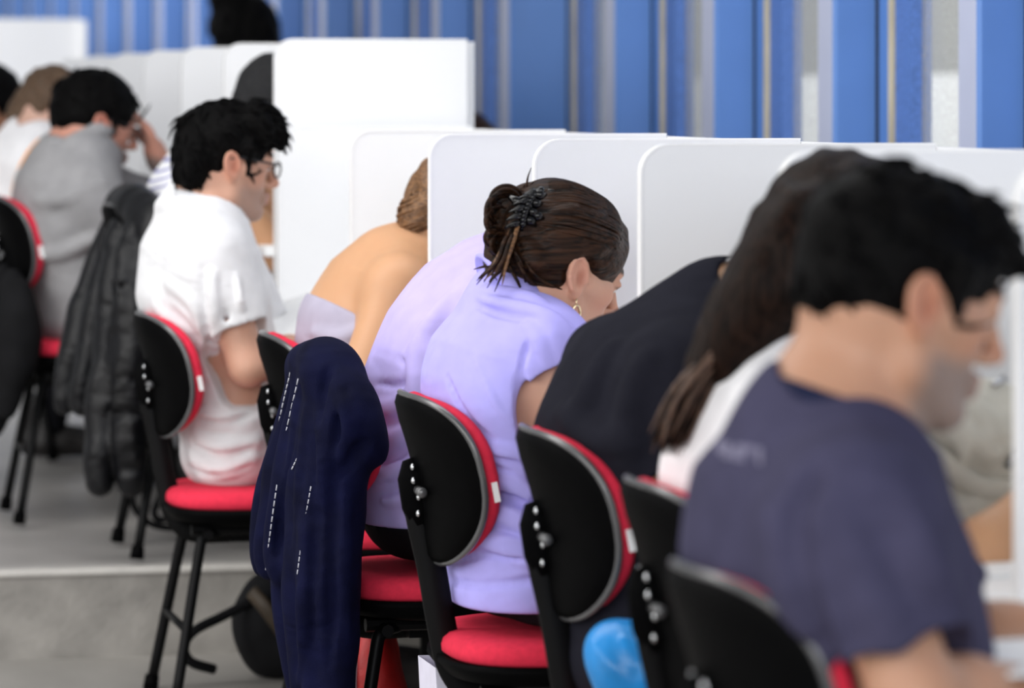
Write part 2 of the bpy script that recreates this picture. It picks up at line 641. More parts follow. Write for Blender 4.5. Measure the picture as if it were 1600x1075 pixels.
# ---- outside, seen through the dusty panes
struct(box_obj('exterior_ground', (2.5, -4, -.3), (14, 34, -.21), M['ext_wall']))
struct(box_obj('exterior_wall', (7.5, -4, -.2), (7.8, 34, 5.0), M['ext_wall']))
struct(box_obj('exterior_wall_white', (6.0, 9.0, -.2), (6.5, 13.6, 1.43), M['ext_white']))
struct(box_obj('exterior_wall_low', (5.6, 15.0, -.2), (6.0, 24, 1.36), M['ext_white']))
bm = bmesh.new()
for k in range(60):
    a = RNG.normal(size=3)
    a /= np.linalg.norm(a)
    add_ball(bm, (5.1 + a[0] * .35, 9.6 + a[1] * .5, .95 + abs(a[2]) * .3), .05 + .05 * RNG.rand(), 8)
add_tube(bm, [(5.1, 9.6, -.21), (5.12, 9.6, .6), (5.1, 9.6, 1.0)], [.05, .04], 6)
o = bm_obj('exterior_bush', bm, M['ext_green'], smooth=True)
tag(o, 'dim green bush outside behind the glass bay at the right', 'bush')

# ================================================================ carrels
def divider(q, floor, label, top=TOP, p0=DIV_P0, p1=DIV_P1, rad=.042, group='white dividers between the seats'):
    """a white board standing across the row; its front top corner is rounded"""
    th = .009
    z0, z1 = floor + .60, floor + top
    prof = [(p0, z0), (p1, z0), (p1, z1)]
    for k in range(9):
        a = math.radians(90 + 90 * k / 8)
        prof.append((p0 + rad + rad * math.cos(a), z1 - rad + rad * math.sin(a)))
    root = empty('divider', (p0, q, floor), label, 'divider', group)
    bm = bmesh.new()
    A = [bm.verts.new((x - p0, -th, z - floor)) for x, z in prof]
    B = [bm.verts.new((x - p0, th, z - floor)) for x, z in prof]
    bm.faces.new(A); bm.faces.new(B[::-1])
    n = len(prof)
    for j in range(n):
        bm.faces.new([A[j], A[(j + 1) % n], B[(j + 1) % n], B[j]])
    bm_obj('board', bm, M['laminate'], root)
    # edging strip along front and top
    path = [(x, z) for x, z in prof[2:]] + [prof[0]]
    bm = bmesh.new()
    ring = []
    for j, (x, z) in enumerate(path):
        xa, za = path[max(j - 1, 0)]; xb, zb = path[min(j + 1, len(path) - 1)]
        tx, tz = xb - xa, zb - za
        L = math.hypot(tx, tz)
        nx, nz = tz / L, -tx / L          # outward
        if j == 0: nx, nz = 0, 1
        if j == len(path) - 1: nx, nz = -1, 0
        nx, nz = abs(nx) * -1, abs(nz)
        ring.append([bm.verts.new((x + nx * a - p0, y, z + nz * a - floor)) for a, y in ((-.001, -th - .0012), (.002, -th - .0012), (.002, th + .0012), (-.001, th + .0012))])
    for a, b in zip(ring[:-1], ring[1:]):
        for k in range(4):
            bm.faces.new([a[k], a[(k + 1) % 4], b[(k + 1) % 4], b[k]])
    bm.faces.new(ring[0]); bm.faces.new(ring[-1][::-1])
    bm_obj('edging', bm, M['laminate_edge'], root)
    # black uprights that carry the board
    for x in (p0 + .16, p1 - .06):
        box_obj('upright', (x - .016 - p0, -.008, 0), (x + .016 - p0, .008, .602), M['tubing'], root)
    return root


low = [(8.874, 'white divider directly below the tall raised board'), (7.941, 'white divider left of the bare-shouldered woman\'s bun'),
       (7.122, 'white divider that cuts off the bare-shouldered woman\'s face'), (6.258, 'white divider behind the hair clip of the lavender polo woman'),
       (5.566, 'white divider right of the lavender polo woman\'s forehead'), (4.85, 'white divider hidden behind the long-haired woman\'s head'),
       (3.96, 'pale divider edge at the far right rim of the picture')]
for q, lab in low:
    divider(q, 0, lab)
high = [(8.925, 'tall white board of the raised row, beside the glasses wearer\'s head'), (9.72, 'white divider of the raised row behind the dark cap-like hair'),
        (10.5, 'second white divider behind the tall raised board'), (11.3, 'third white divider behind the tall raised board'),
        (12.1, 'fourth white divider behind the tall raised board'), (12.9, 'white divider above the grey-shirted man\'s head'),
        (13.7, 'farthest white divider top beside the blue wall')]
for q, lab in high:
    divider(q, STEP, lab)
divider(QK2 + .1, 2 * STEP, 'big white board at the far top left corner')
divider(QK2 + .9, 2 * STEP, 'white board behind the far top left one, mostly hidden')


def spine(q0, q1, floor, label):
    root = empty('spine_partition', (DIV_P1, q0, floor), label, 'partition')
    box_obj('panel', (.001, 0, .60), (.02, q1 - q0, TOP - .004), M['laminate'], root)
    box_obj('kick_panel', (.004, 0, .05), (.016, q1 - q0, .60), M['kick'], root)
    n = max(2, int((q1 - q0) / 1.6))
    for k in range(n + 1):
        y = (q1 - q0 - .06) * k / n
        box_obj('foot', (-.0, y, 0), (.05, y + .05, .052), M['steel'], root)


spine(2.3, 8.865, 0, 'long white spine board behind the lower row of desks')
spine(8.935, 14.4, STEP, 'white spine board behind the raised row of desks')
spine(QK2 + .05, QK2 + 3, 2 * STEP, 'white spine board at the farthest level')


def worktop(q0, q1, floor, label, bays):
    """bays: row distances of the dividers, the top is cut between them"""
    root = empty('desk_row', (1.60, q0, floor), label, 'desk')
    for a, b in zip(bays[:-1], bays[1:]):
        box_obj('worktop', (DIV_P0 - .02 - 1.60, a + .0115 - q0, .695), (DIV_P1 - .001 - 1.60, b - .0115 - q0, .72), M['worktop'], root, bevel=.004)
        box_obj('bracket', (.10, a + .0115 - q0, .5), (.24, a + .03 - q0, .695), M['tubing'], root)
        box_obj('bracket', (.10, b - .03 - q0, .5), (.24, b - .0115 - q0, .695), M['tubing'], root)


worktop(2.4, 8.87, 0, 'white worktop of the lower row under the students\' arms', [2.9] + sorted(q for q, _ in low))
worktop(8.93, 14.3, STEP, 'white worktop of the raised row', sorted(q for q, _ in high))


# ================================================================ chairs
def sup(a, n):
    c, s = math.cos(a), math.sin(a)
    return (abs(c) ** (2 / n)) * (1 if c >= 0 else -1), (abs(s) ** (2 / n)) * (1 if s >= 0 else -1)


def pad(rings, nseg=40):
    """closed lofted pad: rings of (fn(u)->xyz)"""
    V, Fc = [], []
    for r in rings:
        V += r
    n = nseg
    for i in range(len(rings) - 1):
        for k in range(n):
            k2 = (k + 1) % n
            Fc.append((i * n + k, i * n + k2, (i + 1) * n + k2, (i + 1) * n + k))
    return V, Fc


def back_ring(w, h, off, bulge, nseg=40, ex=2.9, zc=0.0):
    """ring in the backrest plane: y across, z up, x = off + curved forward at the sides"""
    out = []
    for k in range(nseg):
        c, s = sup(2 * math.pi * k / nseg, ex)
        y, z = w * c * (1.0 - .10 * max(0, -s) ** 2), h * s + zc
        out.append((off + bulge * (y / .19) ** 2 - .018 * (z / .13) ** 2, y, z))
    return out


def shell_mesh(name, specs, bulge, nseg=40):
    rings = [back_ring(w, h, off, bulge, nseg) for w, h, off in specs]
    V, Fc = pad(rings, nseg)
    # centre fans
    for first, r in ((True, 0), (False, len(rings) - 1)):
        c = np.mean(np.array(rings[r]), 0)
        c[0] = specs[r][2]
        V.append(tuple(c)); ci = len(V) - 1
        # inner rings to keep the curvature
        for k in range(nseg):
            k2 = (k + 1) % nseg
            a, b = r * nseg + k, r * nseg + k2
            Fc.append((ci, b, a) if first else (ci, a, b))
    return join_meshes(name, [(V, Fc)])


def seat_ring(w, d, z, nseg=44, ex=3.4):
    out = []
    for k in range(nseg):
        c, s = sup(2 * math.pi * k / nseg, ex)
        x, y = d * c, w * s * (1 + .05 * c)
        out.append((x, y, z - .012 * (max(0, x) / .2) ** 2))
    return out


def seat_mesh(name, specs, nseg=44):
    rings = [seat_ring(*sp, nseg) for sp in specs]
    V, Fc = pad(rings, nseg)
    for first, r in ((True, 0), (False, len(rings) - 1)):
        V.append((0, 0, specs[r][2])); ci = len(V) - 1
        for k in range(nseg):
            k2 = (k + 1) % nseg
            a, b = r * nseg + k, r * nseg + k2
            Fc.append((ci, b, a) if first else (ci, a, b))
    return join_meshes(name, [(V, Fc)])


def make_chair():
    """the first chair: seat, cushions, shell, post and four legs; it faces +X; its base is at z=0"""
    root = empty('classroom_chair', (0, 0, 0), None, 'chair', 'red and black chairs along the row')
    # seat
    s = link_mesh('seat', seat_mesh('seat', [(.15, .14, .452), (.175, .165, .452), (.193, .187, .448), (.202, .197, .440), (.204, .2, .43), (.203, .199, .420), (.198, .194, .415)]), M['red'], root, smooth=True)
    link_mesh('seat_pan', seat_mesh('seat_pan', [(.196, .195, .414), (.207, .206, .415), (.208, .207, .405), (.2, .194, .388), (.15, .14, .376)]), M['plastic'], root, smooth=True)
    # backrest, tilted back a little
    tilt = Matrix.Translation((-.215, 0, .685)) @ Matrix.Rotation(math.radians(-11), 4, 'Y')
    bulge = .056
    sh = shell_mesh('back_shell', [(.06, .05, -.020), (.12, .09, -.019), (.156, .117, -.014), (.169, .1275, -.006), (.172, .130, .001), (.172, .130, .005), (.166, .125, .007), (.13, .1, .007)], bulge)
    sh.transform(tilt)
    shell = link_mesh('back_shell', sh, M['plastic'], root, smooth=True)
    rim = [Vector(v) for v in back_ring(.1715, .1295, .001, bulge, 60)]
    rim = [tilt @ v for v in rim]
    bm = bmesh.new(); add_tube(bm, rim + [rim[0]], .0052, 8); bm_obj('rim', bm, M['lip'], shell, smooth=True)
    cu = shell_mesh('back_cushion', [(.13, .1, .007), (.163, .121, .007), (.168, .1265, .011), (.168, .1265, .021), (.162, .120, .031), (.14, .1, .035), (.09, .06, .036)], bulge)
    cu.transform(tilt)
    cush = link_mesh('back_cushion', cu, M['red'], root, smooth=True)
    # care tag on the cushion's near edge
    bm = bmesh.new()
    pts = []
    for z in (-.008, -.038):
        for x in (.018, .027):
            pts.append(tilt @ Vector((x + bulge * .80 - .005, -.1700, z)))
    v = [bm.verts.new(p) for p in pts]
    w = [bm.verts.new(p + Vector((0, .003, 0))) for p in pts]
    for a in ((0, 1, 3, 2),):
        bm.faces.new([v[i] for i in a]); bm.faces.new([w[i] for i in a][::-1])
    for a, b in ((0, 1), (1, 3), (3, 2), (2, 0)):
        bm.faces.new([v[a], v[b], w[b], w[a]])
    bm_obj('care_tag', bm, M['tag_white'], cush)
    # post: flat bar from the shell down and forward under the seat
    pth = smooth_path([(-.240, 0, .69), (-.232, 0, .63), (-.214, 0, .55), (-.198, 0, .46), (-.18, 0, .39), (-.14, 0, .354), (-.04, 0, .352)], 5)
    bm = bmesh.new()
    V, Fc = tube_data(pth, .009, 10, 2.6)
    vs = [bm.verts.new(x) for x in V]
    for f in Fc: bm.faces.new([vs[i] for i in f])
    post = bm_obj('post', bm, M['tubing'], root, smooth=True)
    # height bracket with its bolts and hand knob
    bm = bmesh.new()
    V, Fc = tube_data([(-.230, 0, .706), (-.234, 0, .700), (-.238, 0, .68), (-.234, 0, .64), (-.222, 0, .595)], [.006, .011, .012, .011, .008], 12, 2.3)
    vs = [bm.verts.new(x) for x in V]
    for f in Fc: bm.faces.new([vs[i] for i in f])
    br = bm_obj('bracket', bm, M['plastic'], root, smooth=True)
    for y, z in ((-.020, .700), (.016, .704), (-.026, .680), (.022, .683), (-.027, .655), (-.024, .63)):
        bm = bmesh.new(); add_ball(bm, (-.246 + .008 * (z < .66), y, z), (.004, .0055, .0055), 10)
        bm_obj('bolt', bm, M['steel'], br, smooth=True)
    bm = bmesh.new()
    add_tube(bm, [(-.238, -.020, .665), (-.238, -.044, .664)], [.007, .007], 8)
    add_tube(bm, [(-.238, -.044, .664), (-.238, -.047, .664), (-.238, -.055, .664), (-.238, -.058, .664)], [.005, .008, .008, .005], 12)
    bm_obj('knob', bm, M['lip'], br, smooth=True)
    # frame under the seat
    bm = bmesh.new()
    for y in (-.11, .11):
        add_tube(bm, [(-.16, y, .368), (.16, y, .368)], .012, 8)
    for x in (-.13, .0, .13):
        add_tube(bm, [(x, -.15, .362), (x, .15, .362)], .011, 8)
    add_box(bm, (-.07, -.05, .335), (.07, .05, .36))
    bm_obj('seat_frame', bm, M['tubing'], root, smooth=False)
    for sx, sy in ((-1, -1), (-1, 1), (1, -1), (1, 1)):
        bm = bmesh.new()
        add_tube(bm, smooth_path([(sx * .10, sy * .105, .366), (sx * .135, sy * .125, .355), (sx * .150, sy * .135, .31), (sx * .205, sy * .185, .012)], 5), .0115, 10)
        lg = bm_obj('leg', bm, M['tubing'], root, smooth=True)
        bm = bmesh.new()
        add_tube(bm, [(sx * .203, sy * .183, .03), (sx * .207, sy * .187, .0)], [.015, .017], 10)
        bm_obj('foot_cap', bm, M['plastic'], lg, smooth=True)
    for sx in (-1, 1):
        bm = bmesh.new()
        add_tube(bm, [(sx * .178, -.160, .17), (sx * .178, .160, .17)], .008, 8)
        bm_obj('stretcher', bm, M['tubing'], root, smooth=True)
    return root


def children_of(o):
    return [c for c in bpy.data.objects if c.parent == o]


def copy_tree(o, parent=None):
    c = o.copy()
    COL.objects.link(c)
    c.parent = parent
    for ch in children_of(o):
        copy_tree(ch, c)
    return c


CHAIR = make_chair()
CHAIR_USED = False
CHAIR_AT = {}


def chair(key, px, q, label, floor=0.0, yaw=0.0, top=None):
    """px: where the rearmost line of the backrest shows; q: row distance"""
    global CHAIR_USED
    if CHAIR_USED:
        c = copy_tree(CHAIR)
    else:
        c, CHAIR_USED = CHAIR, True
    b = at(px, 700, q)
    a = math.radians(yaw)
    c.location = (b[0] + .24 * math.cos(a), q + .24 * math.sin(a), floor)
    c.rotation_euler = (0, 0, a)
    c['label'] = label
    CHAIR_AT[key] = np.array(c.location)
    return c


chair('K', 1100, 3.66, 'red and black chair under the man in the dark navy tee, nearest the camera', yaw=3)
chair('J', 1012, 4.50, 'red and black chair with the blue bag in front, behind the long-haired woman', yaw=0)
chair('I', 840, 5.25, 'red and black chair behind the stooping man in the black tee', yaw=-1)
chair('H', 647, 5.91, 'red and black chair behind the woman in the lavender polo, its back clearly in view', yaw=0)
chair('G', 478, 6.70, 'red and black chair carrying the navy jacket with white stitching', yaw=2)
chair('F', 422, 7.48, 'red and black chair behind the bare-shouldered woman, above the navy jacket', yaw=-3)
chair('D', 228, 8.22, 'red and black chair of the man in the white polo, straight legs at the step', yaw=0)
chair('E', 176, 9.25, 'chair on the raised floor hidden under the black leather jacket', floor=STEP)
chair('C', -2, 10.05, 'chair at the left edge behind the man in the grey shirt', floor=STEP)
chair('A', -165, 11.75, 'red and black chair of the person cut off by the left edge, out of view', floor=STEP)
chair('B', -75, 10.9, 'chair of the ponytailed woman at the far left, mostly out of view', floor=STEP)

# ================================================================ people
SKIN = skin_material()
M['black_cloth'] = surface('black_trouser_cloth', (.006, .006, .008), .9, noise=.2, bump=.1, bscale=300, spec=.1)
M['shoe'] = surface('dark_shoe_leather', (.012, .01, .01), .5, noise=.1)
M['gold'] = surface('gold_earring', (.9, .72, .45), .25, metal=1.0)
M['frame_black'] = surface('black_spectacle_frame', (.01, .01, .012), .3)
M['eye'] = surface('eye_white', (.7, .68, .66), .2)
M['iris'] = surface('dark_iris', (.02, .012, .008), .1)


def frame(o, pitch=0, yaw=0, roll=0, sc=1.0):
    """head frame: +X is where the face points; pitch looks down, yaw turns to the person's left"""
    R = np.array((Matrix.Rotation(math.radians(yaw), 3, 'Z') @ Matrix.Rotation(math.radians(pitch), 3, 'Y') @ Matrix.Rotation(math.radians(roll), 3, 'X')))
    return (np.array(o, float), R, np.full(3, float(sc)))


def tow(fr, p):
    return fr[0] + fr[1] @ (np.array(p, float) * fr[2])


def tol(fr, V):
    return ((V - fr[0]) @ fr[1]) / fr[2]


def head_sdf(v, fr, female=False, nose=1.0):
    k = .02
    v.ell((-.008, 0, .022), (.096, .075, .083), .02, fr=fr)
    v.ell((-.03, 0, -.022), (.068, .064, .058), .03, fr=fr)
    v.ell((.034, 0, -.045), (.054, .055 if not female else .052, .074), .03, fr=fr)
    jw = .016 if not female else .013
    for s in (-1, 1):
        v.seg((-.004, s * .055, -.045), (.004, s * .052, -.075), jw, jw, .025, fr=fr)
        v.seg((.004, s * .052, -.075), (.066, s * .018, -.110), jw, jw * .9, .025, fr=fr)
        v.seg((.058, s * .046, -.028), (.02, s * .064, -.022), .014, .012, .025, fr=fr)
    v.ell((.078, 0, -.108), (.015, .018, .015), .02, fr=fr)
    v.seg((.08, -.030, .010), (.08, .030, .010), .013, .013, .02, fr=fr)
    for s in (-1, 1):
        v.ell((.097, s * .032, -.010), (.015, .019, .012), .012, 'sub', fr=fr)
        v.ell((.076, s * .031, -.009), .0125, .004, fr=fr)
        v.seg((.084, s * .043, -.006), (.0885, s * .022, -.005), .0045, .0045, .006, fr=fr)   # upper lid
    n = nose
    v.seg((.090, 0, .004), (.091 + .020 * n, 0, -.040), .0075, .0095, .010, fr=fr)
    v.ell((.091 + .020 * n, 0, -.043), (.011, .011, .010), .006, fr=fr)
    for s in (-1, 1):
        v.ell((.097, s * .012, -.049), (.011, .007, .008), .006, fr=fr)
    v.seg((.086, -.020, -.073), (.096, 0, -.071), .006, .0068, .008, fr=fr)
    v.seg((.086, .020, -.073), (.096, 0, -.071), .006, .0068, .008, fr=fr)
    v.seg((.085, -.016, -.083), (.0945, 0, -.083), .0062, .0075, .006, fr=fr)
    v.seg((.085, .016, -.083), (.0945, 0, -.083), .0062, .0075, .006, fr=fr)
    for s in (-1, 1):
        R = (0, -14, -s * 10)
        v.ell((-.012, s * .079, -.016), (.019, .0055, .029), .005, fr=fr, rot=R)
        v.ell((-.005, s * .077, -.041), (.009, .006, .012), .007, fr=fr)
        Re = np.array(Euler([math.radians(t) for t in R]).to_matrix())
        rim = [np.array((-.012, s * .082, -.016)) + Re @ np.array((.0165 * math.cos(t), s * .002, .0265 * math.sin(t))) for t in np.linspace(math.radians(-20), math.radians(250), 14)]
        for p, q_ in zip(rim[:-1], rim[1:]):
            v.seg(p, q_, .0036, .0036, .003, fr=fr)
        v.ell((-.007, s * .089, -.019), (.0075, .009, .014), .004, 'sub', fr=fr, rot=R)
        v.ell((-.013, s * .0885, -.004), (.0055, .006, .010), .004, 'sub', fr=fr, rot=R)
        v.ell((.0045, s * .0785, -.021), (.0045, .0055, .007), .004, fr=fr)


def hand_sdf(v, wrist, dirn, palm, side, curl=.55, h=1.0):
    """five separate fingers; dirn: along the hand, palm: out of the palm, side +1: thumb towards dirn x palm"""
    d = np.array(dirn, float); d /= np.linalg.norm(d)
    n = np.array(palm, float); n -= d * n.dot(d); n /= np.linalg.norm(n)
    t = np.cross(d, n) * side
    w = np.array(wrist, float)
    v.seg(w, w + d * .03 * h, .026, .028, .02)
    for a, L in ((-.030, .078), (-.010, .086), (.010, .088), (.028, .082)):
        v.seg(w + d * .02 + t * a * .6, w + d * L * h + t * a, .0145, .0125, .012)
    for a, L0, seg in ((-.031, .078, (.030, .020, .016)), (-.011, .087, (.038, .025, .019)), (.010, .089, (.042, .027, .020)), (.030, .083, (.037, .024, .018))):
        p = w + d * L0 * h + t * a
        ang = curl * .7
        r = .0088
        for L in seg:
            e = p + (d * math.cos(ang) + n * math.sin(ang)) * L * h
            v.seg(p, e, r, r - .0007, .004)
            p, r = e, r - .0007
            ang += curl
    p = w + d * .022 * h + t * .026
    for L, dirv in ((.040, d * .75 + t * .6 + n * .25), (.030, d * .85 + t * .15 + n * .5), (.024, d * .9 - t * .1 + n * .4)):
        dirv = dirv / np.linalg.norm(dirv)
        e = p + dirv * L * h
        v.seg(p, e, .0115, .0095, .008)
        p = e


SKIN_TONE = {'light': (.58, .33, .235), 'tan': (.56, .31, .17), 'warm': (.48, .26, .165), 'rosy': (.55, .27, .20), 'pale': (.60, .38, .30), 'brown': (.40, .20, .12)}


def skin_colour(fr, base, stubble=0.0, rosy=.3):
    base = np.array(base)

    def f(V):
        L = tol(fr, V)
        C = np.tile(base, (len(V), 1))

        def blend(mask, col):
            m = np.clip(mask, 0, 1)[:, None]
            return C * (1 - m) + np.array(col) * m

        def ball(c, r):
            d = np.linalg.norm((L - np.array(c)) / np.array(r), axis=1)
            return np.clip(1.6 * (1 - d), 0, 1)
        for s in (-1, 1):
            C = blend(rosy * ball((-.012, s * .085, -.016), (.03, .03, .045)), base * np.array((1.0, .62, .55)))
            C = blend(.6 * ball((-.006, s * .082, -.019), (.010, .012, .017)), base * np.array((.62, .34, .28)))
            C = blend(.25 * ball((.06, s * .05, -.035), (.04, .03, .03)), base * np.array((1.05, .72, .66)))
        C = blend(.35 * ball((.113, 0, -.045), (.025, .03, .025)), base * np.array((1.0, .7, .62)))
        if stubble:
            low = np.clip((-.048 - L[:, 2]) / .02, 0, 1) * np.clip((L[:, 0] + .005) / .03, 0, 1) * np.clip((L[:, 2] + .15) / .02, 0, 1)
            C = blend(stubble * low, (.17, .145, .135))
        lips = np.maximum(ball((.092, 0, -.072), (.02, .026, .010)), ball((.091, 0, -.084), (.02, .022, .010)))
        C = blend(.8 * lips, base * np.array((.8, .42, .42)))
        for s in (-1, 1):
            d = ((L[:, 0] - .084) / .03) ** 2 + ((L[:, 1] - s * .033) / .022) ** 2 + ((L[:, 2] - .016 - .1 * (.033 - np.abs(L[:, 1]))) / .0065) ** 2
            C = blend(1.4 * (1 - d), (.025, .016, .012))
            d = ((L[:, 0] - .088) / .02) ** 2 + ((L[:, 1] - s * .032) / .017) ** 2 + ((L[:, 2] + .0105) / .0045) ** 2
            C = blend(1.2 * (1 - d), (.02, .013, .01))
        return C
    return f


def short_hair(v, fr, crown=.018, front=.03, nape=-.06, side=-.03, amp=.0022, seed=0, fringe=None):
    """a cap of short hair with hairline, sideburns and nape"""
    g = crown
    v.ell((-.012, 0, .028), (.096 + g, .076 + g * .75, .081 + g), .02, fr=fr)
    v.ell((-.040, 0, -.015), (.066 + g * .7, .066 + g * .4, .055), .02, fr=fr)
    v.ell((.128, 0, -.030), (.078, .11, .105 - front), .012, 'sub', fr=fr)            # face opening
    for s in (-1, 1):
        v.ell((.028, s * .10, -.062), (.068, .055, .066), .01, 'sub', fr=fr)         # around the ears
        v.ell((-.012, s * .085, -.018), (.022, .02, .030), .008, 'sub', fr=fr)
        v.seg((.022, s * .0745, .03), (.026, s * .0735, side), .013, .007, .008, fr=fr)  # sideburn
    v.box((-.05, 0, nape - .05), (.12, .12, .05), .005, .012, 'sub', fr=fr)
    for f in fringe or ():
        v.path([f[0], f[1], f[2]], f[3], .012, fr=fr)
    v.wrinkle(amp, 95, seed, (1.0, 1.6, .6))


def locks(me, n, fr, flow, length=.035, r=.004, lift=.25, seed=0, zmin=-9):
    """tapered tufts laid along the surface of a hair mesh; flow(local point) gives the combing direction in the head frame"""
    rs = np.random.RandomState(seed)
    V = np.empty(len(me.vertices) * 3, np.float32); me.vertices.foreach_get('co', V); V = V.reshape(-1, 3)
    N = np.empty(len(me.vertices) * 3, np.float32); me.vertices.foreach_get('normal', N); N = N.reshape(-1, 3)
    parts = [mesh_vf(me)]
    for i in rs.choice(len(V), min(n, len(V)), replace=False):
        L = tol(fr, V[i:i + 1])[0]
        if L[2] < zmin: continue
        nn = N[i]
        d = fr[1] @ np.array(flow(L), float)
        d = d + rs.normal(size=3) * .2
        d -= nn * d.dot(nn)
        if np.linalg.norm(d) < .1: continue
        d /= np.linalg.norm(d)
        l = length * rs.uniform(.6, 1.4)
        p0 = V[i] - nn * r * .9
        p1 = V[i] + d * l * .45 + nn * r * (.4 + lift)
        p2 = V[i] + d * l + nn * r * (lift * 2.2 - .9)
        P = smooth_path([p0, p1, p2], 4)
        parts.append(tube_data(P, [r * .9, r * 1.1, r * .8, .0006], 5))
    out = join_meshes(me.name, parts)
    bpy.data.meshes.remove(me)
    return out


def strand_mesh(name, strands, sides=5):
    """strands: list of (points, radii)"""
    return join_meshes(name, [tube_data(smooth_path(p, 5), r, sides) for p, r in strands])


def mirror(p, q):
    return np.array([p[0], 2 * q - p[1], p[2]])


SEAT_TOP = .455


def person(label, q, floor, torso, neck, head, arms, skin, shirt, tone='light', trousers='black_cloth', hem=None, sleeve=.72,
           vox=.005, stubble=0, female=False, nose=1.0, shirt_edit=None, hairf=None, shirt_name='shirt', bare=False, rosy=.3, neck_r=.055,
           sleeve_r=(.066, .062), folds=.0022, fold_f=34, hands=None, arm_r=(.046, .040, .034, .026), sh_r=.05, collar=None, flip=1, shirt_top=.0, leg=(.36, .27)):
    """torso: [(px, py, half depth, half width)] hips first; arms: near/far = (shoulder, elbow, wrist) as (px, py, lateral offset)"""
    T = [(at(x, y, q), hd, hw) for x, y, hd, hw in torso]
    N = at(neck[0], neck[1], q)
    fr = frame(at(head[0], head[1], q + head[6] if len(head) > 6 else q), *head[2:6])
    hip = T[0][0].copy()
    root = empty('person', (hip[0], q, floor), label, 'person')
    base = (hip[0], q, floor)
    # ---- arms
    A = {}
    for key in ('near', 'far'):
        if key in arms:
            A[key] = [at(x, y, q + l) for x, y, l in arms[key]]
    if 'far' not in A:
        A['far'] = [mirror(p, q) for p in A['near']]
    if 'near' not in A:
        A['near'] = [mirror(p, q) for p in A['far']]
    allp = [t[0] for t in T] + [N, fr[0]] + A['near'] + A['far']
    P = np.array(allp)
    lo, hi = P.min(0) - .24, P.max(0) + .24
    lo[1], hi[1] = min(P[:, 1].min() - .17, q - .32), max(P[:, 1].max() + .17, q + .32)

    def torso_sdf(v, grow, k=.05):
        for (a, da, wa), (b, db, wb) in zip(T[:-1], T[1:]):
            ra = (wa + wb) / (da + db)
            scl = np.array([1, ra, 1])
            o = np.array([0, q, 0.0])
            f2 = (o, np.eye(3), scl)
            v.seg((a - o) / scl, (b - o) / scl, da + grow, db + grow, k, fr=f2)
        S = T[-1]
        for key in ('near', 'far'):
            sh = A[key][0]
            v.seg(S[0] * .5 + N * .5, sh, sh_r + grow, sh_r + .002 + grow, .05)

    # ---- body (one continuous skin surface)
    v = Vol(lo, hi, vox)
    torso_sdf(v, -.012 if not bare else 0.0)
    v.seg(T[-1][0], N, .07, neck_r + .012, .05)
    nh = tow(fr, (-.028, 0, -.055))
    v.seg(N, nh, neck_r + .004, neck_r, .03)
    v.seg(tow(fr, (-.005, 0, -.075)), N + (nh - N) * .25 + np.array([.02, 0, -.01]), .040, .045, .03)
    head_sdf(v, fr, female, nose)
    r0, r1, r2, r3 = arm_r
    for i, key in enumerate(('near', 'far')):
        s, e, w_ = A[key]
        v.seg(s, e, r0, r1, .03)
        m = e + (w_ - e) * .35
        v.seg(e, m, r1 * .95, r2 + .005, .02)
        v.seg(m, w_, r2 + .005, r3, .02)
        hd = (hands or {}).get(key)
        if hd is None:
            d = (w_ - e) / np.linalg.norm(w_ - e)
            d = d + np.array([.3, 0, -.25])
            hd = (d, (0, .25 if key == 'near' else -.25, -1), 1 if key == 'near' else -1, .5)
        hand_sdf(v, w_, hd[0], hd[1], hd[2], hd[3])
    v.box((hip[0], q, floor + SEAT_TOP - .1), (.30, .4, .16), .002, .01, 'sub')
    me = v.mesh('person_body', skin_colour(fr, SKIN_TONE[tone], stubble, rosy))
    body = link_mesh('body', me, SKIN, root)
    world_child(body, base)
    # ---- eyes
    for s in (-1, 1):
        bm = bmesh.new()
        add_ball(bm, tow(fr, (.0772, s * .031, -.0095)), .0122 * fr[2][0], 12)
        world_child(bm_obj('eye', bm, M['eye'], root, smooth=True), base)
    # ---- shirt
    v = Vol(lo, hi, vox)
    torso_sdf(v, .006)
    if not bare:
        v.seg(T[-1][0], N, .076, neck_r + .019, .05)
        v.seg(N, N + (nh - N) * .25, neck_r + .017, neck_r + .013, .02)
    for key in ('near', 'far'):
        s, e, w_ = A[key]
        if sleeve > 0:
            if sleeve <= 1:
                v.seg(s, s + (e - s) * sleeve, sleeve_r[0], sleeve_r[1], .035)
            else:
                v.seg(s, e, sleeve_r[0], sleeve_r[1], .035)
                v.seg(e, e + (w_ - e) * (sleeve - 1), sleeve_r[1], sleeve_r[1] * .8, .02)
    if folds:
        v.wrinkle(folds, fold_f, int(q * 10), (.5, 1, 1.3))
    # cut the sleeve mouths flat
    if 0 < sleeve <= 1:
        for key in ('near', 'far'):
            s, e, w_ = A[key]
            d = (e - s) / np.linalg.norm(e - s)
            c = s + (e - s) * (sleeve + .06)
            v.seg(c + d * .012, c + d * .06, sleeve_r[1] * 1.28, sleeve_r[1] * 1.3, .006, 'sub')
    if hem is not None:
        hz = at(torso[0][0], hem, q)[2]
        v.box((hip[0], q, hz - .2), (.4, .4, .2), .002, .006, 'sub')
    # neck opening
    up = (nh - N) / np.linalg.norm(nh - N)
    xr = np.cross([0, 1.0, 0], up); xr /= np.linalg.norm(xr)
    v.box((.012, 0, .16), (neck_r + .026, neck_r + .036, .16), .02, .008, 'sub', fr=(N + up * (.012 + shirt_top), np.stack([xr, np.cross(up, xr), up], 1), np.ones(3)))
    fw = np.array([1.0, 0, 0])
    v.seg(N + fw * .075 + up * (.02 + shirt_top), N + fw * .13 + up * .10, .05, .07, .02, 'sub')
    if shirt_edit:
        shirt_edit(v, dict(T=T, N=N, A=A, q=q, fr=fr, up=up))
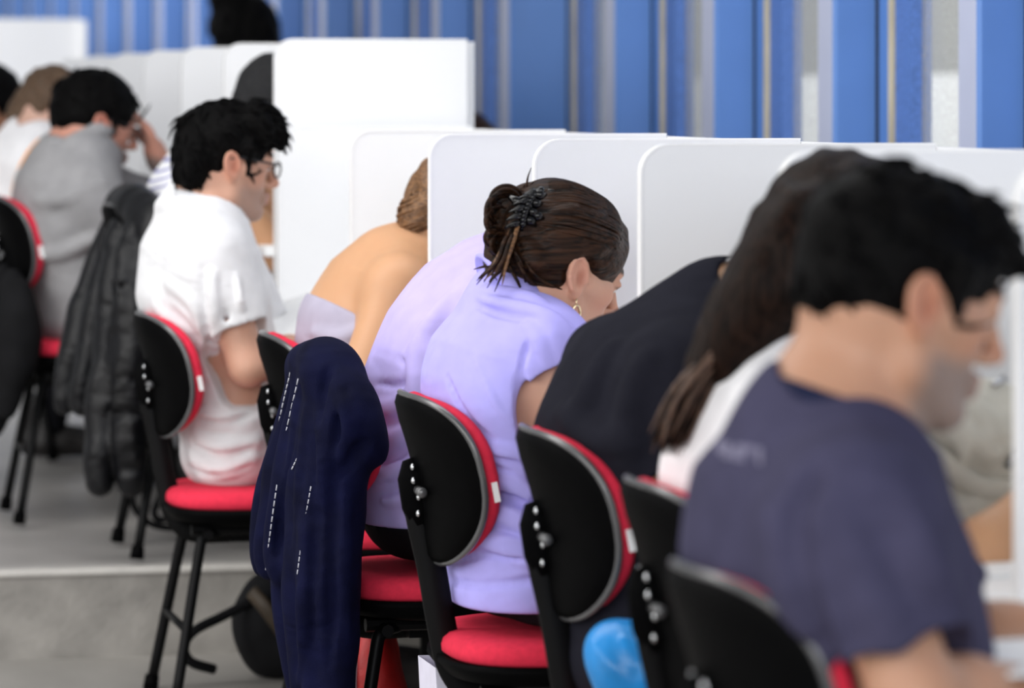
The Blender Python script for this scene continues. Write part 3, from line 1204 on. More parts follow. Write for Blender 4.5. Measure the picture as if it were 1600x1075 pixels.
    me = v.mesh(shirt_name)
    sv0 = v
    shirt_low = min(p.co.z for p in me.vertices)
    world_child(link_mesh(shirt_name, me, shirt, root), base)
    if collar:
        cm, top_, drop_, flare, cname = collar
        rings = []
        for u_, g_ in ((top_, .018), (top_ + .004, .023), (top_ * .5 - drop_ * .5, .026 + flare * .55), (-drop_, .024 + flare), (-drop_ - .003, .018 + flare), (top_ * .4, .012)):
            ring = []
            for k_ in range(28):
                a_ = 2 * math.pi * k_ / 28
                ring.append(N + up * (u_ + shirt_top) + xr * math.cos(a_) * (neck_r + g_) + np.array([0, 1, 0]) * math.sin(a_) * (neck_r + g_ + .004))
            rings.append(ring)
        rings.append(rings[0])
        VV = [p_ for r_ in rings[:-1] for p_ in r_]
        FF = []
        m_ = len(rings) - 1
        for i_ in range(m_):
            for k_ in range(28):
                FF.append((i_ * 28 + k_, i_ * 28 + (k_ + 1) % 28, ((i_ + 1) % m_) * 28 + (k_ + 1) % 28, ((i_ + 1) % m_) * 28 + k_))
        world_child(link_mesh(cname, join_meshes(cname, [(VV, FF)]), cm, root), base)
    # ---- trousers and shoes
    st = floor + SEAT_TOP + .006
    hz = st + .088
    v = Vol((hip[0] - .25, q - .33, floor + .03), (hip[0] + .75, q + .33, st + .34), max(vox * 1.6, .009))
    f2 = (np.array([0, q, 0.0]), np.eye(3), np.array([1, 1.8, 1]))
    v.seg((hip[0] + .0, 0, hz + .015), (hip[0] + .06, 0, hz - .004), T[0][1] - .004, .092, .04, fr=f2)
    v.seg((hip[0] + .0, 0, hz + .015), (T[1][0][0], 0, hz + .035), T[0][1] - .012, T[0][1] - .030, .04, fr=f2)
    for s in (-1, 1):
        hj = np.array([hip[0] + .04, q + s * .098, hz - .005])
        kn = np.array([hip[0] + leg[0], q + s * .115, st + .045])
        an = np.array([hip[0] + leg[1], q + s * .12, floor + .10])
        v.seg(hj, kn, .083, .062, .03)
        v.seg(kn, an, .062, .05, .02)
        bm = None
    v.wrinkle(.002, 40, 3)
    # the trousers stop just inside the shirt
    g = [np.clip(np.round((v.lo[i] + v.h * np.arange(v.n[i]) - sv0.lo[i]) / sv0.h).astype(int), 0, sv0.n[i] - 1) for i in range(3)]
    sd = sv0.D[np.ix_(*g)]
    gx = (v.lo[0] + v.h * np.arange(v.n[0]))[:, None, None]
    gz = (v.lo[2] + v.h * np.arange(v.n[2]))[None, None, :]
    tuck = np.where((gz > shirt_low + .010) & (gx < hip[0] + .07), -.045, .007)
    v.D = np.maximum(v.D, np.where(sd > 5, -9.0, -(sd + tuck))).astype(np.float32)
    v.box((hip[0], q, st - .2), (.26, .4, .2), .002, .01, 'sub')
    me = v.mesh('trousers')
    world_child(link_mesh('trousers', me, M[trousers], root), base)
    for s in (-1, 1):
        an = np.array([hip[0] + leg[1], q + s * .12, floor])
        sv = Vol(an + np.array([-.09, -.07, -.0]), an + np.array([.24, .07, .16]), .008)
        sv.seg(an + [-.03, 0, .045], an + [.04, 0, .048], .036, .04, .02)
        sv.seg(an + [.04, 0, .048], an + [.17, s * .012, .034], .04, .032, .02)
        sv.seg(an + [-.01, 0, .05], an + [-.005, 0, .12], .04, .038, .02)
        sv.box(an + np.array([.05, 0, -.04]), (.3, .1, .046), .002, .004, 'sub')
        me = sv.mesh('shoe')
        world_child(link_mesh('shoe', me, M['shoe'], root), base)
    ctx = dict(T=T, N=N, A=A, q=q, fr=fr, root=root, base=base, up=up, vox=vox)
    if hairf:
        hairf(ctx)
    return ctx


def cap_hair(mat, vox=.004, n=0, flow=None, length=.035, r=.004, lift=.25, back=None, **kw):
    def f(c):
        fr = c['fr']
        v = Vol(fr[0] - .19, fr[0] + .19, vox)
        short_hair(v, fr, **kw)
        if back:
            back(v, fr, c)
        me = v.mesh('hair')
        if n:
            me = locks(me, n, fr, flow or (lambda L: (1, 0, -.3)), length, r, lift, 5)
        world_child(link_mesh('hair', me, mat, c['root']), c['base'])
    return f


def spectacles(c, mat):
    fr = c['fr']
    root = empty('spectacles_tmp', (0, 0, 0))
    bpy.data.objects.remove(root)
    bm = bmesh.new()
    for s in (-1, 1):
        ring = [tow(fr, (.104 - .010 * (math.cos(a) * .5 + .5) * 0 - .012 * abs(math.cos(a)) * 0, s * (.033 + .024 * math.cos(a)), -.014 + .017 * math.sin(a))) for a in np.linspace(0, 2 * math.pi, 25)]
        add_tube(bm, ring, .0020, 6)
        add_tube(bm, [tow(fr, p) for p in ((.103, s * .057, -.006), (.085, s * .076, -.004), (.01, s * .081, .002), (-.018, s * .082, -.004))], .0022, 6)
    add_tube(bm, [tow(fr, p) for p in ((.104, -.010, -.010), (.107, 0, -.007), (.104, .010, -.010))], .0018, 6)
    o = bm_obj('spectacles', bm, mat, c['root'], smooth=True)
    world_child(o, c['base'])
    return o

# ================================================================ the students, nearest first
M['hair_black'] = hair_material('black_hair', (.0015, .0015, .0016), (.005, .0045, .0045), .5, (3, 3, 3), 40, spec=.035)
M['hair_dark'] = hair_material('dark_brown_hair', (.004, .0022, .0015), (.050, .021, .010), .36, (.8, 15, 15), 12, spec=.14)
M['hair_long'] = hair_material('long_brown_hair', (.003, .0018, .0014), (.024, .012, .008), .45, (14, 14, 2), 14, spec=.06)
M['hair_ends'] = hair_material('light_brown_hair_ends', (.035, .018, .012), (.15, .085, .055), .45, (14, 14, 2), 14, spec=.3)
M['hair_light'] = hair_material('light_brown_hair', (.07, .03, .012), (.30, .15, .06), .4, (3, 12, 12), 20, spec=.4)
M['hair_mid'] = hair_material('mid_brown_hair', (.05, .03, .018), (.16, .095, .055), .5, (3, 12, 12), 20, spec=.3)
M['hair_grey'] = hair_material('dark_greying_hair', (.012, .012, .013), (.04, .04, .042), .6, (9, 9, 9), 30, spec=.08)


def cloth(name, rgb, bump=.12, bs=700, noise=.04, spec=.06, creases=.3, **kw):
    return surface(name, rgb, .95, noise=noise, nscale=25, bump=bump, bscale=bs, spec=spec, creases=creases, **kw)


M['navy_tee'] = cloth('faded_navy_jersey', lin(66, 64, 86), noise=.10)
M['navy_band'] = cloth('navy_neckband', lin(38, 42, 66))
M['black_tee'] = cloth('black_jersey', lin(30, 30, 38), noise=.1)
M['lavender_polo'] = cloth('lavender_pique', lin(176, 170, 240))
M['lilac_shirt'] = cloth('pale_lilac_jersey', lin(186, 174, 232))
M['white_polo'] = cloth('white_pique', (.72, .72, .74))
M['white_top'] = cloth('white_cotton', (.85, .84, .86))
M['grey_shirt'] = cloth('grey_cotton', lin(150, 149, 151), noise=.08)
M['grey_tank'] = cloth('pale_grey_jersey', lin(168, 163, 180))
M['orange'] = cloth('orange_piping', lin(255, 165, 70))


M['print'] = cloth('worn_print', lin(118, 115, 136))


def striped():
    m, nt, b = new_mat('white_shirt_with_blue_pinstripes')
    tc = nt.nodes.new('ShaderNodeTexCoord')
    mp = nt.nodes.new('ShaderNodeMapping'); mp.inputs['Rotation'].default_value = (0, math.radians(25), 0)
    wv = nt.nodes.new('ShaderNodeTexWave'); wv.bands_direction = 'Z'; wv.inputs['Scale'].default_value = 21; wv.inputs['Distortion'].default_value = .4
    wv.inputs['Detail'].default_value = 0
    r = nt.nodes.new('ShaderNodeValToRGB'); r.color_ramp.elements[0].position = .1; r.color_ramp.elements[1].position = .38
    r.color_ramp.elements[0].color = (*lin(140, 140, 185), 1); r.color_ramp.elements[1].color = (.84, .84, .87, 1)
    nt.links.new(tc.outputs['Object'], mp.inputs['Vector']); nt.links.new(mp.outputs['Vector'], wv.inputs['Vector'])
    nt.links.new(wv.outputs['Fac'], r.inputs['Fac']); nt.links.new(r.outputs['Color'], b.inputs['Base Color'])
    b.inputs['Roughness'].default_value = .9
    return m


M['striped'] = striped()


def fold(v, c, pts, r, k=.02, sub=False, lat=None):
    """a crease or ridge along pixels (px, py, lateral)"""
    v.crease([(x, y) for x, y, l in pts], c['q'], r, k, sub)


# ---------------------------------------------------------------- K: man in the navy tee, nearest
KPRINT = []


def k_shirt(v, c):
    q = c['q']
    for s in (0, 1, 2):
        fold(v, c, [(1205 + 25 * s, 800 + 10 * s, -.19), (1220 + 25 * s, 890, -.19), (1260 + 25 * s, 980, -.17)], .008, .03)
    KPRINT.extend(v.hit(1122 + 12 * i, 702 + 2.2 * i + dy, q, -.002) for i in range(7) for dy in (-13, 13))
    v.crease([(1275, 745), (1245, 800), (1242, 870), (1262, 950), (1305, 1040)], q, .012, .014, True, rise=.75)
    fold(v, c, [(1300, 800, -.26), (1340, 900, -.27), (1400, 1000, -.27)], .007, .03)
    fold(v, c, [(1420, 800, -.25), (1455, 900, -.25), (1470, 990, -.25)], .007, .03)


def k_back(v, fr, c):
    v.seg((.05, -.045, .085), (.104, -.035, .045), .020, .010, .02, fr=fr)
    v.seg((.05, .04, .085), (.108, .03, .044), .022, .010, .02, fr=fr)
    v.seg((.055, 0, .088), (.114, -.006, .048), .022, .010, .02, fr=fr)


pk = person('man in a faded navy tee bent over his desk, closest to the camera', 3.70, 0,
            [(1330, 1340, .115, .165), (1350, 1150, .110, .165), (1330, 990, .110, .165), (1282, 865, .113, .175), (1284, 785, .098, .18), (1300, 728, .072, .14)],
            (1300, 660), (1412, 447, 15, 6, 0, 1.0),
            {'near': [(1330, 805, -.17), (1432, 1100, -.23), (1650, 1085, -.10)], 'far': [(1345, 815, .165), (1500, 1015, .17), (1690, 985, .10)]},
            SKIN, M['navy_tee'], 'warm', sleeve=.93, vox=.005, stubble=.75, shirt_edit=k_shirt, collar=(M['navy_band'], .020, .010, .002, 'neckband'), folds=.0018, rosy=.5, neck_r=.060,
            sleeve_r=(.074, .07), hairf=cap_hair(M['hair_black'], .004, 260, lambda L: (.8, 0, .1 if L[0] > 0 else -.6), .028, .0032, .05, crown=.009, front=.032, nape=-.07, side=-.03, back=k_back))
# pale, illegible print across the shoulders of the tee
bm = bmesh.new()
for i in range(6):
    a, b2, c2, d2 = KPRINT[2 * i], KPRINT[2 * i + 1], KPRINT[2 * i + 3], KPRINT[2 * i + 2]
    m_ = .12 if i % 3 else .0
    q4 = [a * (1 - m_) + d2 * m_, b2 * (1 - m_) + c2 * m_, c2 * (1 - m_) + b2 * m_, d2 * (1 - m_) + a * m_]
    bm.faces.new([bm.verts.new(x) for x in q4])
o = world_child(bm_obj('print', bm, M['print'], pk['root']), pk['base'])
o['label'] = 'pale blurred print on the back of the tee'
# ---------------------------------------------------------------- J: long-haired woman in white
def j_hair(c):
    fr, q = c['fr'], c['q']
    lo = np.array([fr[0][0] - .42, q - .22, fr[0][2] - .42]); hi = np.array([fr[0][0] + .2, q + .22, fr[0][2] + .2])
    v = Vol(lo, hi, .0055)
    short_hair(v, fr, crown=.014, front=.03, nape=-.12, side=-.06, amp=.002)
    for l, dx in ((-.075, 0), (-.03, -8), (.03, -8), (.075, 0)):
        v.path([at(1262 + dx, 345, q + l), at(1216 + dx, 440, q + l), at(1160 + dx, 520, q + l * .8), at(1108 + dx, 590, q + l * .6)], [.04, .043, .03, .010], .03)
    v.wrinkle(.0025, 110, 4, (1, 1.8, .25))
    me = v.mesh('hair')
    rs = np.random.RandomState(3)
    st = [mesh_vf(me)]
    ends = []
    for i in range(230):
        u = rs.uniform(-1, 1)
        l0 = u * .085
        d = rs.normal(0, 1)
        x0, y0 = 1285 + rs.uniform(-72, 30), 315 + rs.uniform(-20, 90)
        f = rs.uniform(0, 1)
        pts = [at(x0, y0, q + l0), at(1204 + 62 * f - 10 * abs(d), 412 + 40 * d * .3, q + l0 * 1.15), at(1134 + 62 * f, 510, q + l0 * 1.0),
               at(1064 + 56 * f + 6 * d, 605, q + l0 * .8), at(1030 + 42 * f + 8 * d, 690 + 22 * rs.uniform(-1, 1), q + l0 * .7)]
        (ends if i % 5 < 2 else st).append(tube_data(smooth_path(pts, 5), [.003, .0055, .0055, .004, .0008], 5))
    o = link_mesh('hair', join_meshes('hair', st), M['hair_long'], c['root']); world_child(o, c['base'])
    o2 = link_mesh('hair_ends', join_meshes('hair_ends', ends), M['hair_ends'], c['root']); world_child(o2, c['base'])
    o2['label'] = 'lighter brown strands of the long hair'


person('woman with long dark brown hair hanging down her white top', 4.55, 0,
       [(1215, 1170, .100, .15), (1215, 1000, .093, .145), (1200, 850, .092, .15), (1186, 740, .092, .16), (1215, 640, .08, .16), (1240, 590, .06, .12)],
       (1238, 552), (1322, 398, 30, 15, 0, .98),
       {'near': [(1262, 655, -.155), (1490, 915, -.19), (1640, 765, -.13)], 'far': [(1300, 650, .15), (1500, 900, .16), (1640, 900, .05)]},
       SKIN, M['white_top'], 'tan', sleeve=.45, female=True, vox=.006, neck_r=.046, folds=.002, sleeve_r=(.058, .054), hairf=j_hair, nose=.85)


# ---------------------------------------------------------------- I: stooping man in black
def i_shirt(v, c):
    fold(v, c, [(955, 545, -.15), (930, 600, -.17), (900, 660, -.16)], .008, .03)
    fold(v, c, [(1010, 560, -.19), (985, 640, -.2), (985, 720, -.2)], .008, .03)
    fold(v, c, [(880, 640, -.12), (930, 680, -.16), (990, 690, -.18)], .006, .03)


person('man in a black tee stooping low, his face hidden behind the long hair', 5.27, 0,
       [(1010, 1010, .110, .165), (1012, 900, .102, .16), (1000, 780, .104, .165), (988, 690, .112, .18), (1026, 606, .103, .185), (1078, 550, .070, .15)],
       (1130, 490), (1292, 428, 42, 10, 0, 1.0),
       {'near': [(1058, 600, -.165), (1115, 800, -.21), (1300, 780, -.10)]},
       SKIN, M['black_tee'], 'tan', sleeve=.72, vox=.006, shirt_edit=i_shirt, folds=.0022, shirt_top=-.01,
       hairf=cap_hair(M['hair_black'], .006, crown=.016, front=.03, nape=-.07))


# ---------------------------------------------------------------- H: woman in the lavender polo (in focus)
def h_shirt(v, c):
    q, N, up = c['q'], c['N'], c['up']
    # turned-down collar, its edge lying on the shoulder
    v.crease([(748, 462), (778, 474), (815, 482), (850, 492), (880, 508)], q, .010, .008, rise=.9)
    v.crease([(752, 452), (785, 458), (820, 464), (850, 474)], q, .010, .010, rise=.7)
    v.crease([(745, 478), (778, 490), (815, 498), (850, 508)], q, .006, .006, True, rise=.7)
    v.crease([(868, 500), (838, 520), (822, 548), (814, 582)], q, .004, .006, True, rise=.6)
    # gathers of the puffed sleeve
    for a, b, d in (((862, 498, -.13), (880, 520, -.175), (893, 548, -.19)), ((845, 500, -.145), (862, 525, -.19), (876, 556, -.205)), ((826, 505, -.155), (842, 530, -.20), (856, 562, -.215))):
        fold(v, c, [a, b, d], .009, .014)
    # sleeve edge band
    # creases at the waist and under the arm
    for y, x0 in ((700, 752), (745, 762), (800, 770), (838, 742)):
        fold(v, c, [(x0, y, -.165), (x0 + 40, y + 12, -.185), (x0 + 85, y + 34, -.165)], .005, .022)
    fold(v, c, [(815, 590, -.155), (812, 650, -.165), (830, 720, -.17), (838, 800, -.165)], .006, .012, sub=True)
    fold(v, c, [(840, 640, -.165), (850, 740, -.17), (845, 850, -.17)], .007, .022)
    for pts, sb in (([(772, 692), (810, 704), (846, 734)], 0), ([(766, 736), (806, 748), (842, 776)], 0), ([(770, 715), (812, 728), (848, 756)], 1), ([(762, 790), (800, 800), (842, 828)], 0),
                    ([(745, 850), (790, 842), (835, 852)], 0), ([(760, 768), (800, 776), (842, 802)], 1), ([(836, 605), (828, 680), (842, 760)], 1), ([(850, 600), (844, 680), (852, 740)], 0),
                    ([(715, 880), (760, 868), (820, 876)], 1), ([(700, 590), (730, 650), (770, 690)], 1), ([(745, 560), (770, 620), (800, 660)], 0)):
        v.crease(pts, q, .0042, .007, bool(sb), rise=.65)
    # hem band
    fold(v, c, [(690, 903, .02), (705, 908, -.11), (750, 914, -.20), (820, 908, -.21), (880, 895, -.17)], .004, .008, sub=True)


def h_hair(c):
    fr, q = c['fr'], c['q']
    lo = np.array([fr[0][0] - .30, q - .20, fr[0][2] - .24]); hi = np.array([fr[0][0] + .18, q + .20, fr[0][2] + .2])
    v = Vol(lo, hi, .0038)
    v.ell((-.012, 0, .03), (.112, .093, .094), .02, fr=fr)
    v.ell((-.045, 0, -.015), (.075, .07, .06), .02, fr=fr)
    v.ell((.135, 0, -.040), (.070, .12, .088), .014, 'sub', fr=fr)
    for s in (-1, 1):
        v.ell((.034, s * .10, -.075), (.062, .055, .072), .012, 'sub', fr=fr)
        v.ell((-.006, s * .090, -.024), (.027, .026, .040), .008, 'sub', fr=fr)
    v.box((-.05, 0, -.145), (.12, .12, .07), .005, .012, 'sub', fr=fr)
    # twist at the back of the head held by the clip
    v.path([at(812, 415, q - .02), at(806, 385, q - .03), at(808, 345, q - .02), at(824, 315, q)], [.024, .026, .027, .02], .018)
    v.path([at(835, 330, q - .06), at(810, 350, q - .06), at(796, 390, q - .045)], [.018, .020, .014], .015)
    v.path([at(846, 440, q - .06), at(832, 405, q - .075), at(818, 380, q - .07)], [.012, .020, .016], .010)
    v.wrinkle(.0022, 130, 8, (.35, 1.5, 1.2))
    me = v.mesh('hair')
    rs = np.random.RandomState(5)
    st = [mesh_vf(me)]

    def hug(L, off):
        """push a head-local point onto the hair shell"""
        c0 = np.array([-.012, 0, .03]); r = np.array([.112, .093, .094]) + off
        d = (np.array(L) - c0) / r
        return tow(fr, c0 + d / np.linalg.norm(d) * r)
    # strands combed from the hairline back to the twist
    for i in range(170):
        a = rs.uniform(-1.35, 1.35)                       # angle over the crown
        y0, z0 = .09 * math.sin(a), .02 + .085 * math.cos(a)
        x0 = .085 - .05 * (1 - math.cos(a))
        jit = rs.normal(0, .004, 3)
        pts = [hug((x0, y0, z0 * .95), -.001), hug((.03, y0 * 1.05, z0 + .005), .0012), hug((-.04, y0 * .9, z0), .0015), hug(np.array((-.095, y0 * .5, z0 * .7 + .005)) + jit, .001)]
        st.append(tube_data(smooth_path(pts, 6), [.0012, .0026, .0026, .0016], 5))
    for i in range(60):                                   # from the nape and behind the ear, up to the twist
        u = rs.uniform(0, 1)
        l = -.075 + .12 * rs.uniform(0, 1)
        pts = [at(872 - 60 * u + rs.normal(0, 5), 458 - 18 * rs.uniform(0, 1), q + l), at(838 - 30 * u, 425 + rs.normal(0, 8), q + l * 1.15 - .01), at(812 - 18 * u, 392 + rs.normal(0, 10), q + l - .01), at(800, 350 + rs.normal(0, 14), q + l * .6)]
        st.append(tube_data(smooth_path(pts, 5), [.0012, .0028, .0028, .0012], 5))
    loose = []
    for i in range(46):                                   # loose locks falling on the collar
        u = rs.uniform(-1, 1)
        l = -.03 + .05 * rs.uniform(-1, 1)
        e = at(762 + 22 * u + rs.normal(0, 9), 438 + rs.normal(0, 10), q + l * 1.3)
        pts = [at(812 + 8 * u, 340 + rs.normal(0, 12), q + l), at(796 + 9 * u, 375, q + l * 1.2 - .012), at(782 + 18 * u + rs.normal(0, 4), 410, q + l * 1.2 - .01), e]
        (loose if i % 4 == 0 else st).append(tube_data(smooth_path(pts, 5), [.003, .004, .0035, .0006], 5))
    for cx, cy, rr, a0, a1 in ((778, 335, 16, 40, 300), (785, 322, 20, 60, 250), (775, 372, 14, 60, 290), (792, 318, 24, 20, 200), (782, 345, 20, 90, 280), (790, 330, 26, 70, 230), (786, 382, 20, 80, 270)):
        for k in range(5):                                # loops around the twist
            l = -.035 + .02 * rs.normal()
            r2 = rr + rs.normal(0, 2.5)
            pts = [at(cx + r2 * math.cos(math.radians(a)), cy - r2 * math.sin(math.radians(a)), q + l - .01 * math.sin(math.radians(a - a0))) for a in np.linspace(a0, a1, 7)]
            st.append(tube_data(smooth_path(pts, 4), [.002, .0038, .0036, .0008], 5))
    for x, y, x2, y2 in ((822, 300, 830, 262), (826, 298, 834, 284), (832, 296, 842, 286), (815, 300, 822, 287), (840, 296, 856, 289), (846, 298, 868, 290)):
        pts = [at(x, y + 12, q - .02), at((x + x2) / 2 - 2, (y + y2) / 2, q - .02), at(x2, y2, q - .015)]
        st.append(tube_data(smooth_path(pts, 5), [.0022, .0016, .0005], 4))
    o = link_mesh('hair', join_meshes('hair', st), M['hair_dark'], c['root']); world_child(o, c['base'])
    o2 = link_mesh('loose_lock', join_meshes('loose_lock', loose), M['hair_light'], c['root']); world_child(o2, c['base'])
    o2['label'] = 'lighter brown loose locks'
    # claw clip: curved toothed halves
    bm = bmesh.new()
    for s, dl in ((-1, -.075), (1, -.035)):
        spine_ = [at(848, 298, q + dl), at(830, 312, q + dl - .010), at(818, 335, q + dl - .014), at(814, 360, q + dl - .008)]
        add_tube(bm, smooth_path(spine_, 5), [.005, .008, .008, .004], 8, 1.0)
        P = smooth_path(spine_, 4)
        for j in range(1, len(P) - 1):
            d = np.array([-.022 if s < 0 else .024, -.006, -.006 + .004 * (j % 2)])
            add_tube(bm, smooth_path([P[j], P[j] + d * .6 + np.array([0, -.012, .004]), P[j] + d * 1.25], 4), [.0042, .0036, .0014], 6)
            add_ball(bm, P[j] + np.array([0, -.008, .004]), .0062, 8)
    for j, (x, y) in enumerate(((806, 315), (822, 322), (836, 318), (826, 345), (812, 335), (842, 305), (830, 332), (838, 338))):
        p = at(x, y, q - .085)
        add_tube(bm, smooth_path([p + np.array([-.011, 0, .008]), p + np.array([0, -.010, .0]), p + np.array([.011, -.001, -.008 + .004 * (j % 3)])], 4), [.002, .0056, .002], 6, 1.6)
    o = bm_obj('hair_clip', bm, M['clip'], c['root'], smooth=True); world_child(o, c['base'])
    # earring: thin oval drop
    e = tow(fr, (-.004, -.083, -.054))
    bm = bmesh.new()
    add_tube(bm, [e + np.array([0, -.002, .004]), e + np.array([0, -.003, -.006])], .0012, 6)
    add_tube(bm, [e + np.array([.0055 * math.cos(a), -.003, -.017 + .011 * math.sin(a)]) for a in np.linspace(0, 2 * math.pi, 17)], .0022, 6)
    o = bm_obj('earring', bm, M['gold'], c['root'], smooth=True); world_child(o, c['base'])


M['clip'] = surface('glossy_black_hair_clip', (.003, .003, .0035), .16, spec=.4)
person('woman in a lavender polo with a black hair clip and an earring', 5.93, 0,
       [(804, 905, .098, .165), (806, 800, .094, .15), (798, 690, .098, .15), (788, 610, .105, .16), (798, 565, .098, .165), (812, 520, .070, .14)],
       (806, 474), (874, 414, 17, 17, 0, 1.02),
       {'near': [(864, 552, -.145), (904, 715, -.205), (1010, 690, -.13)]},
       SKIN, M['lavender_polo'], 'light', hem=940, sleeve=.36, vox=.0033, female=True, neck_r=.046, sh_r=.042, collar=(M['lavender_polo'], .024, .020, .024, 'collar'), shirt_edit=h_shirt, folds=.0016, fold_f=30,
       sleeve_r=(.058, .060), hairf=h_hair, nose=.85, arm_r=(.044, .042, .034, .024))


# ---------------------------------------------------------------- G: lilac shirt, face hidden
def g_shirt(v, c):
    for x, y in ((585, 640), (580, 690), (585, 740), (640, 560), (655, 590), (600, 780)):
        fold(v, c, [(x, y, -.13), (x + 40, y - 8, -.17), (x + 75, y - 28, -.16)], .005, .022)
    for pts, sb in (([(574, 652), (620, 642), (678, 604)], 0), ([(572, 700), (600, 702), (632, 692)], 0), ([(570, 722), (600, 722), (632, 712)], 1), ([(568, 748), (600, 746), (630, 736)], 0),
                    ([(640, 540), (690, 562), (716, 602)], 0), ([(625, 560), (660, 590), (690, 640)], 1), ([(590, 600), (630, 600), (670, 570)], 1), ([(566, 776), (600, 772), (632, 764)], 1)):
        v.crease(pts, c['q'], .0045, .008, bool(sb), rise=.65)
    fold(v, c, [(700, 470, -.15), (660, 540, -.18), (650, 620, -.18)], .007, .03)


person('student in a lilac shirt leaning in, face hidden behind the lavender polo woman', 6.72, 0,
       [(662, 800, .108, .155), (662, 720, .110, .155), (680, 620, .112, .165), (708, 540, .105, .175), (745, 478, .088, .17), (772, 448, .06, .13)],
       (795, 432), (872, 400, 38, 0, 0, .92),
       {'near': [(768, 505, -.155), (800, 720, -.19), (950, 705, -.08)]},
       SKIN, M['lilac_shirt'], 'light', hem=814, sleeve=.8, vox=.006, shirt_edit=g_shirt, female=True, neck_r=.048, folds=.002,
       hairf=cap_hair(M['hair_dark'], .006, crown=.012, front=.03, nape=-.07))


# ---------------------------------------------------------------- F: bare-shouldered woman with a bun
def f_top(v, c):
    q = c['q']
    # low neckline of the tank: everything above the slanted line from the back to the armpit goes
    a = at(500, 466, q); b = at(575, 505, q)
    d = (b - a); d[1] = 0; d /= np.linalg.norm(d)
    ang = math.degrees(math.atan2(-d[2], d[0]))
    n = np.array([-d[2], 0, d[0]]) * (1 if d[0] > 0 else -1)
    cpt = (a + b) / 2 + n * .3
    v.box(cpt, (.6, .5, .3), .004, .006, 'sub', rot=(0, ang, 0))
    v.path([at(545, 418, q + .10), at(582, 385, q + .09), at(625, 380, q + .05)], .016, .02)
    for y in (520, 545, 575):
        fold(v, c, [(490, y, -.12), (530, y + 8, -.16), (570, y - 6, -.16)], .004, .02)


def f_hair(c):
    fr, q = c['fr'], c['q']
    v = Vol(fr[0] - np.array([.22, .18, .2]), fr[0] + .19, .0045)
    short_hair(v, fr, crown=.014, front=.03, nape=-.07, amp=.002)
    b = at(651, 338, q - .03)
    v.ell(b, (.036, .040, .044), .02)
    v.wrinkle(.0022, 150, 3, (.6, 1.4, 1))
    rs = np.random.RandomState(2)
    st = [mesh_vf(v.mesh('hair'))]
    for i in range(46):
        t = rs.uniform(0, 6.28); z = rs.uniform(-1, 1)
        pts = []
        for k in range(6):
            a = t + k * .5
            rr = math.sqrt(max(.05, 1 - (z + .12 * k - .3) ** 2))
            pts.append(b + np.array([.037 * math.cos(a) * rr, .041 * math.sin(a) * rr, .045 * max(-1, min(1, z + .12 * k - .3))]))
        st.append(tube_data(smooth_path(pts, 4), [.001, .003, .003, .001], 5))
    for x, y, x2, y2 in ((640, 310, 655, 283), (650, 300, 668, 282), (655, 296, 672, 288), (632, 330, 626, 352)):
        st.append(tube_data(smooth_path([at(x, y, q - .04), at((x + x2) / 2 - 3, (y + y2) / 2 - 2, q - .04), at(x2, y2, q - .03)], 4), [.0018, .0014, .0006], 4))
    o = link_mesh('hair', join_meshes('hair', st), M['hair_light'], c['root']); world_child(o, c['base'])


person('woman with bare shoulders and a light brown bun in a pale grey top', 7.50, 0,
       [(552, 745, .10, .155), (552, 670, .098, .14), (552, 590, .10, .128), (564, 510, .103, .132), (590, 452, .088, .145), (612, 420, .06, .13)],
       (662, 398), (722, 335, 30, 5, 0, 1.0),
       {'near': [(622, 446, -.160), (562, 600, -.235), (680, 640, -.10)]},
       SKIN, M['grey_tank'], 'tan', sleeve=0, vox=.005, female=True, neck_r=.046, shirt_edit=f_top, folds=.0016, bare=True, shirt_name='tank_top',
       hairf=f_hair, arm_r=(.052, .043, .036, .026))


# ---------------------------------------------------------------- D: man in the white polo with glasses
def d_shirt(v, c):
    q = c['q']
    v.path([at(252, 322, q - .0), at(272, 322, q - .075), at(318, 340, q - .095), at(365, 372, q - .07), at(380, 392, q - .02)], [.013, .014, .013, .012, .009], .014)
    for pts in ([(300, 640, -.17), (340, 655, -.19), (390, 640, -.18)], [(305, 680, -.17), (350, 700, -.19), (400, 690, -.17)], [(300, 715, -.17), (345, 735, -.19), (395, 715, -.17)],
                [(245, 480, -.14), (290, 520, -.18), (330, 545, -.19)], [(330, 430, -.2), (335, 500, -.22), (345, 560, -.22)], [(262, 440, -.16), (300, 470, -.19), (320, 520, -.2)]):
        fold(v, c, pts, .006, .025)
    for pts, sb in (([(300, 650), (345, 662), (395, 648)], 1), ([(300, 695), (345, 712), (395, 700)], 1), ([(250, 500), (290, 540), (335, 570)], 1), ([(345, 430), (352, 490), (360, 540)], 1),
                    ([(270, 470), (300, 500), (322, 540)], 0), ([(370, 430), (378, 480), (384, 530)], 0), ([(295, 730), (345, 745), (392, 728)], 1)):
        v.crease(pts, q, .006, .010, bool(sb), rise=.65)
    fold(v, c, [(318, 420, -.19), (322, 500, -.2), (335, 580, -.2)], .006, .012, sub=True)


def d_back(v, fr, c):
    q = c['q']
    v.path([at(395, 175, q - .03), at(420, 184, q - .02), at(434, 202, q - .01), at(439, 232, q - .01)], [.022, .018, .011, .004], .02)
    v.path([at(395, 185, q - .05), at(412, 200, q - .055), at(414, 218, q - .06)], [.018, .012, .005], .02)
    v.path([at(300, 250, q - .05), at(300, 272, q - .05), at(308, 288, q - .04)], [.03, .024, .012], .02)


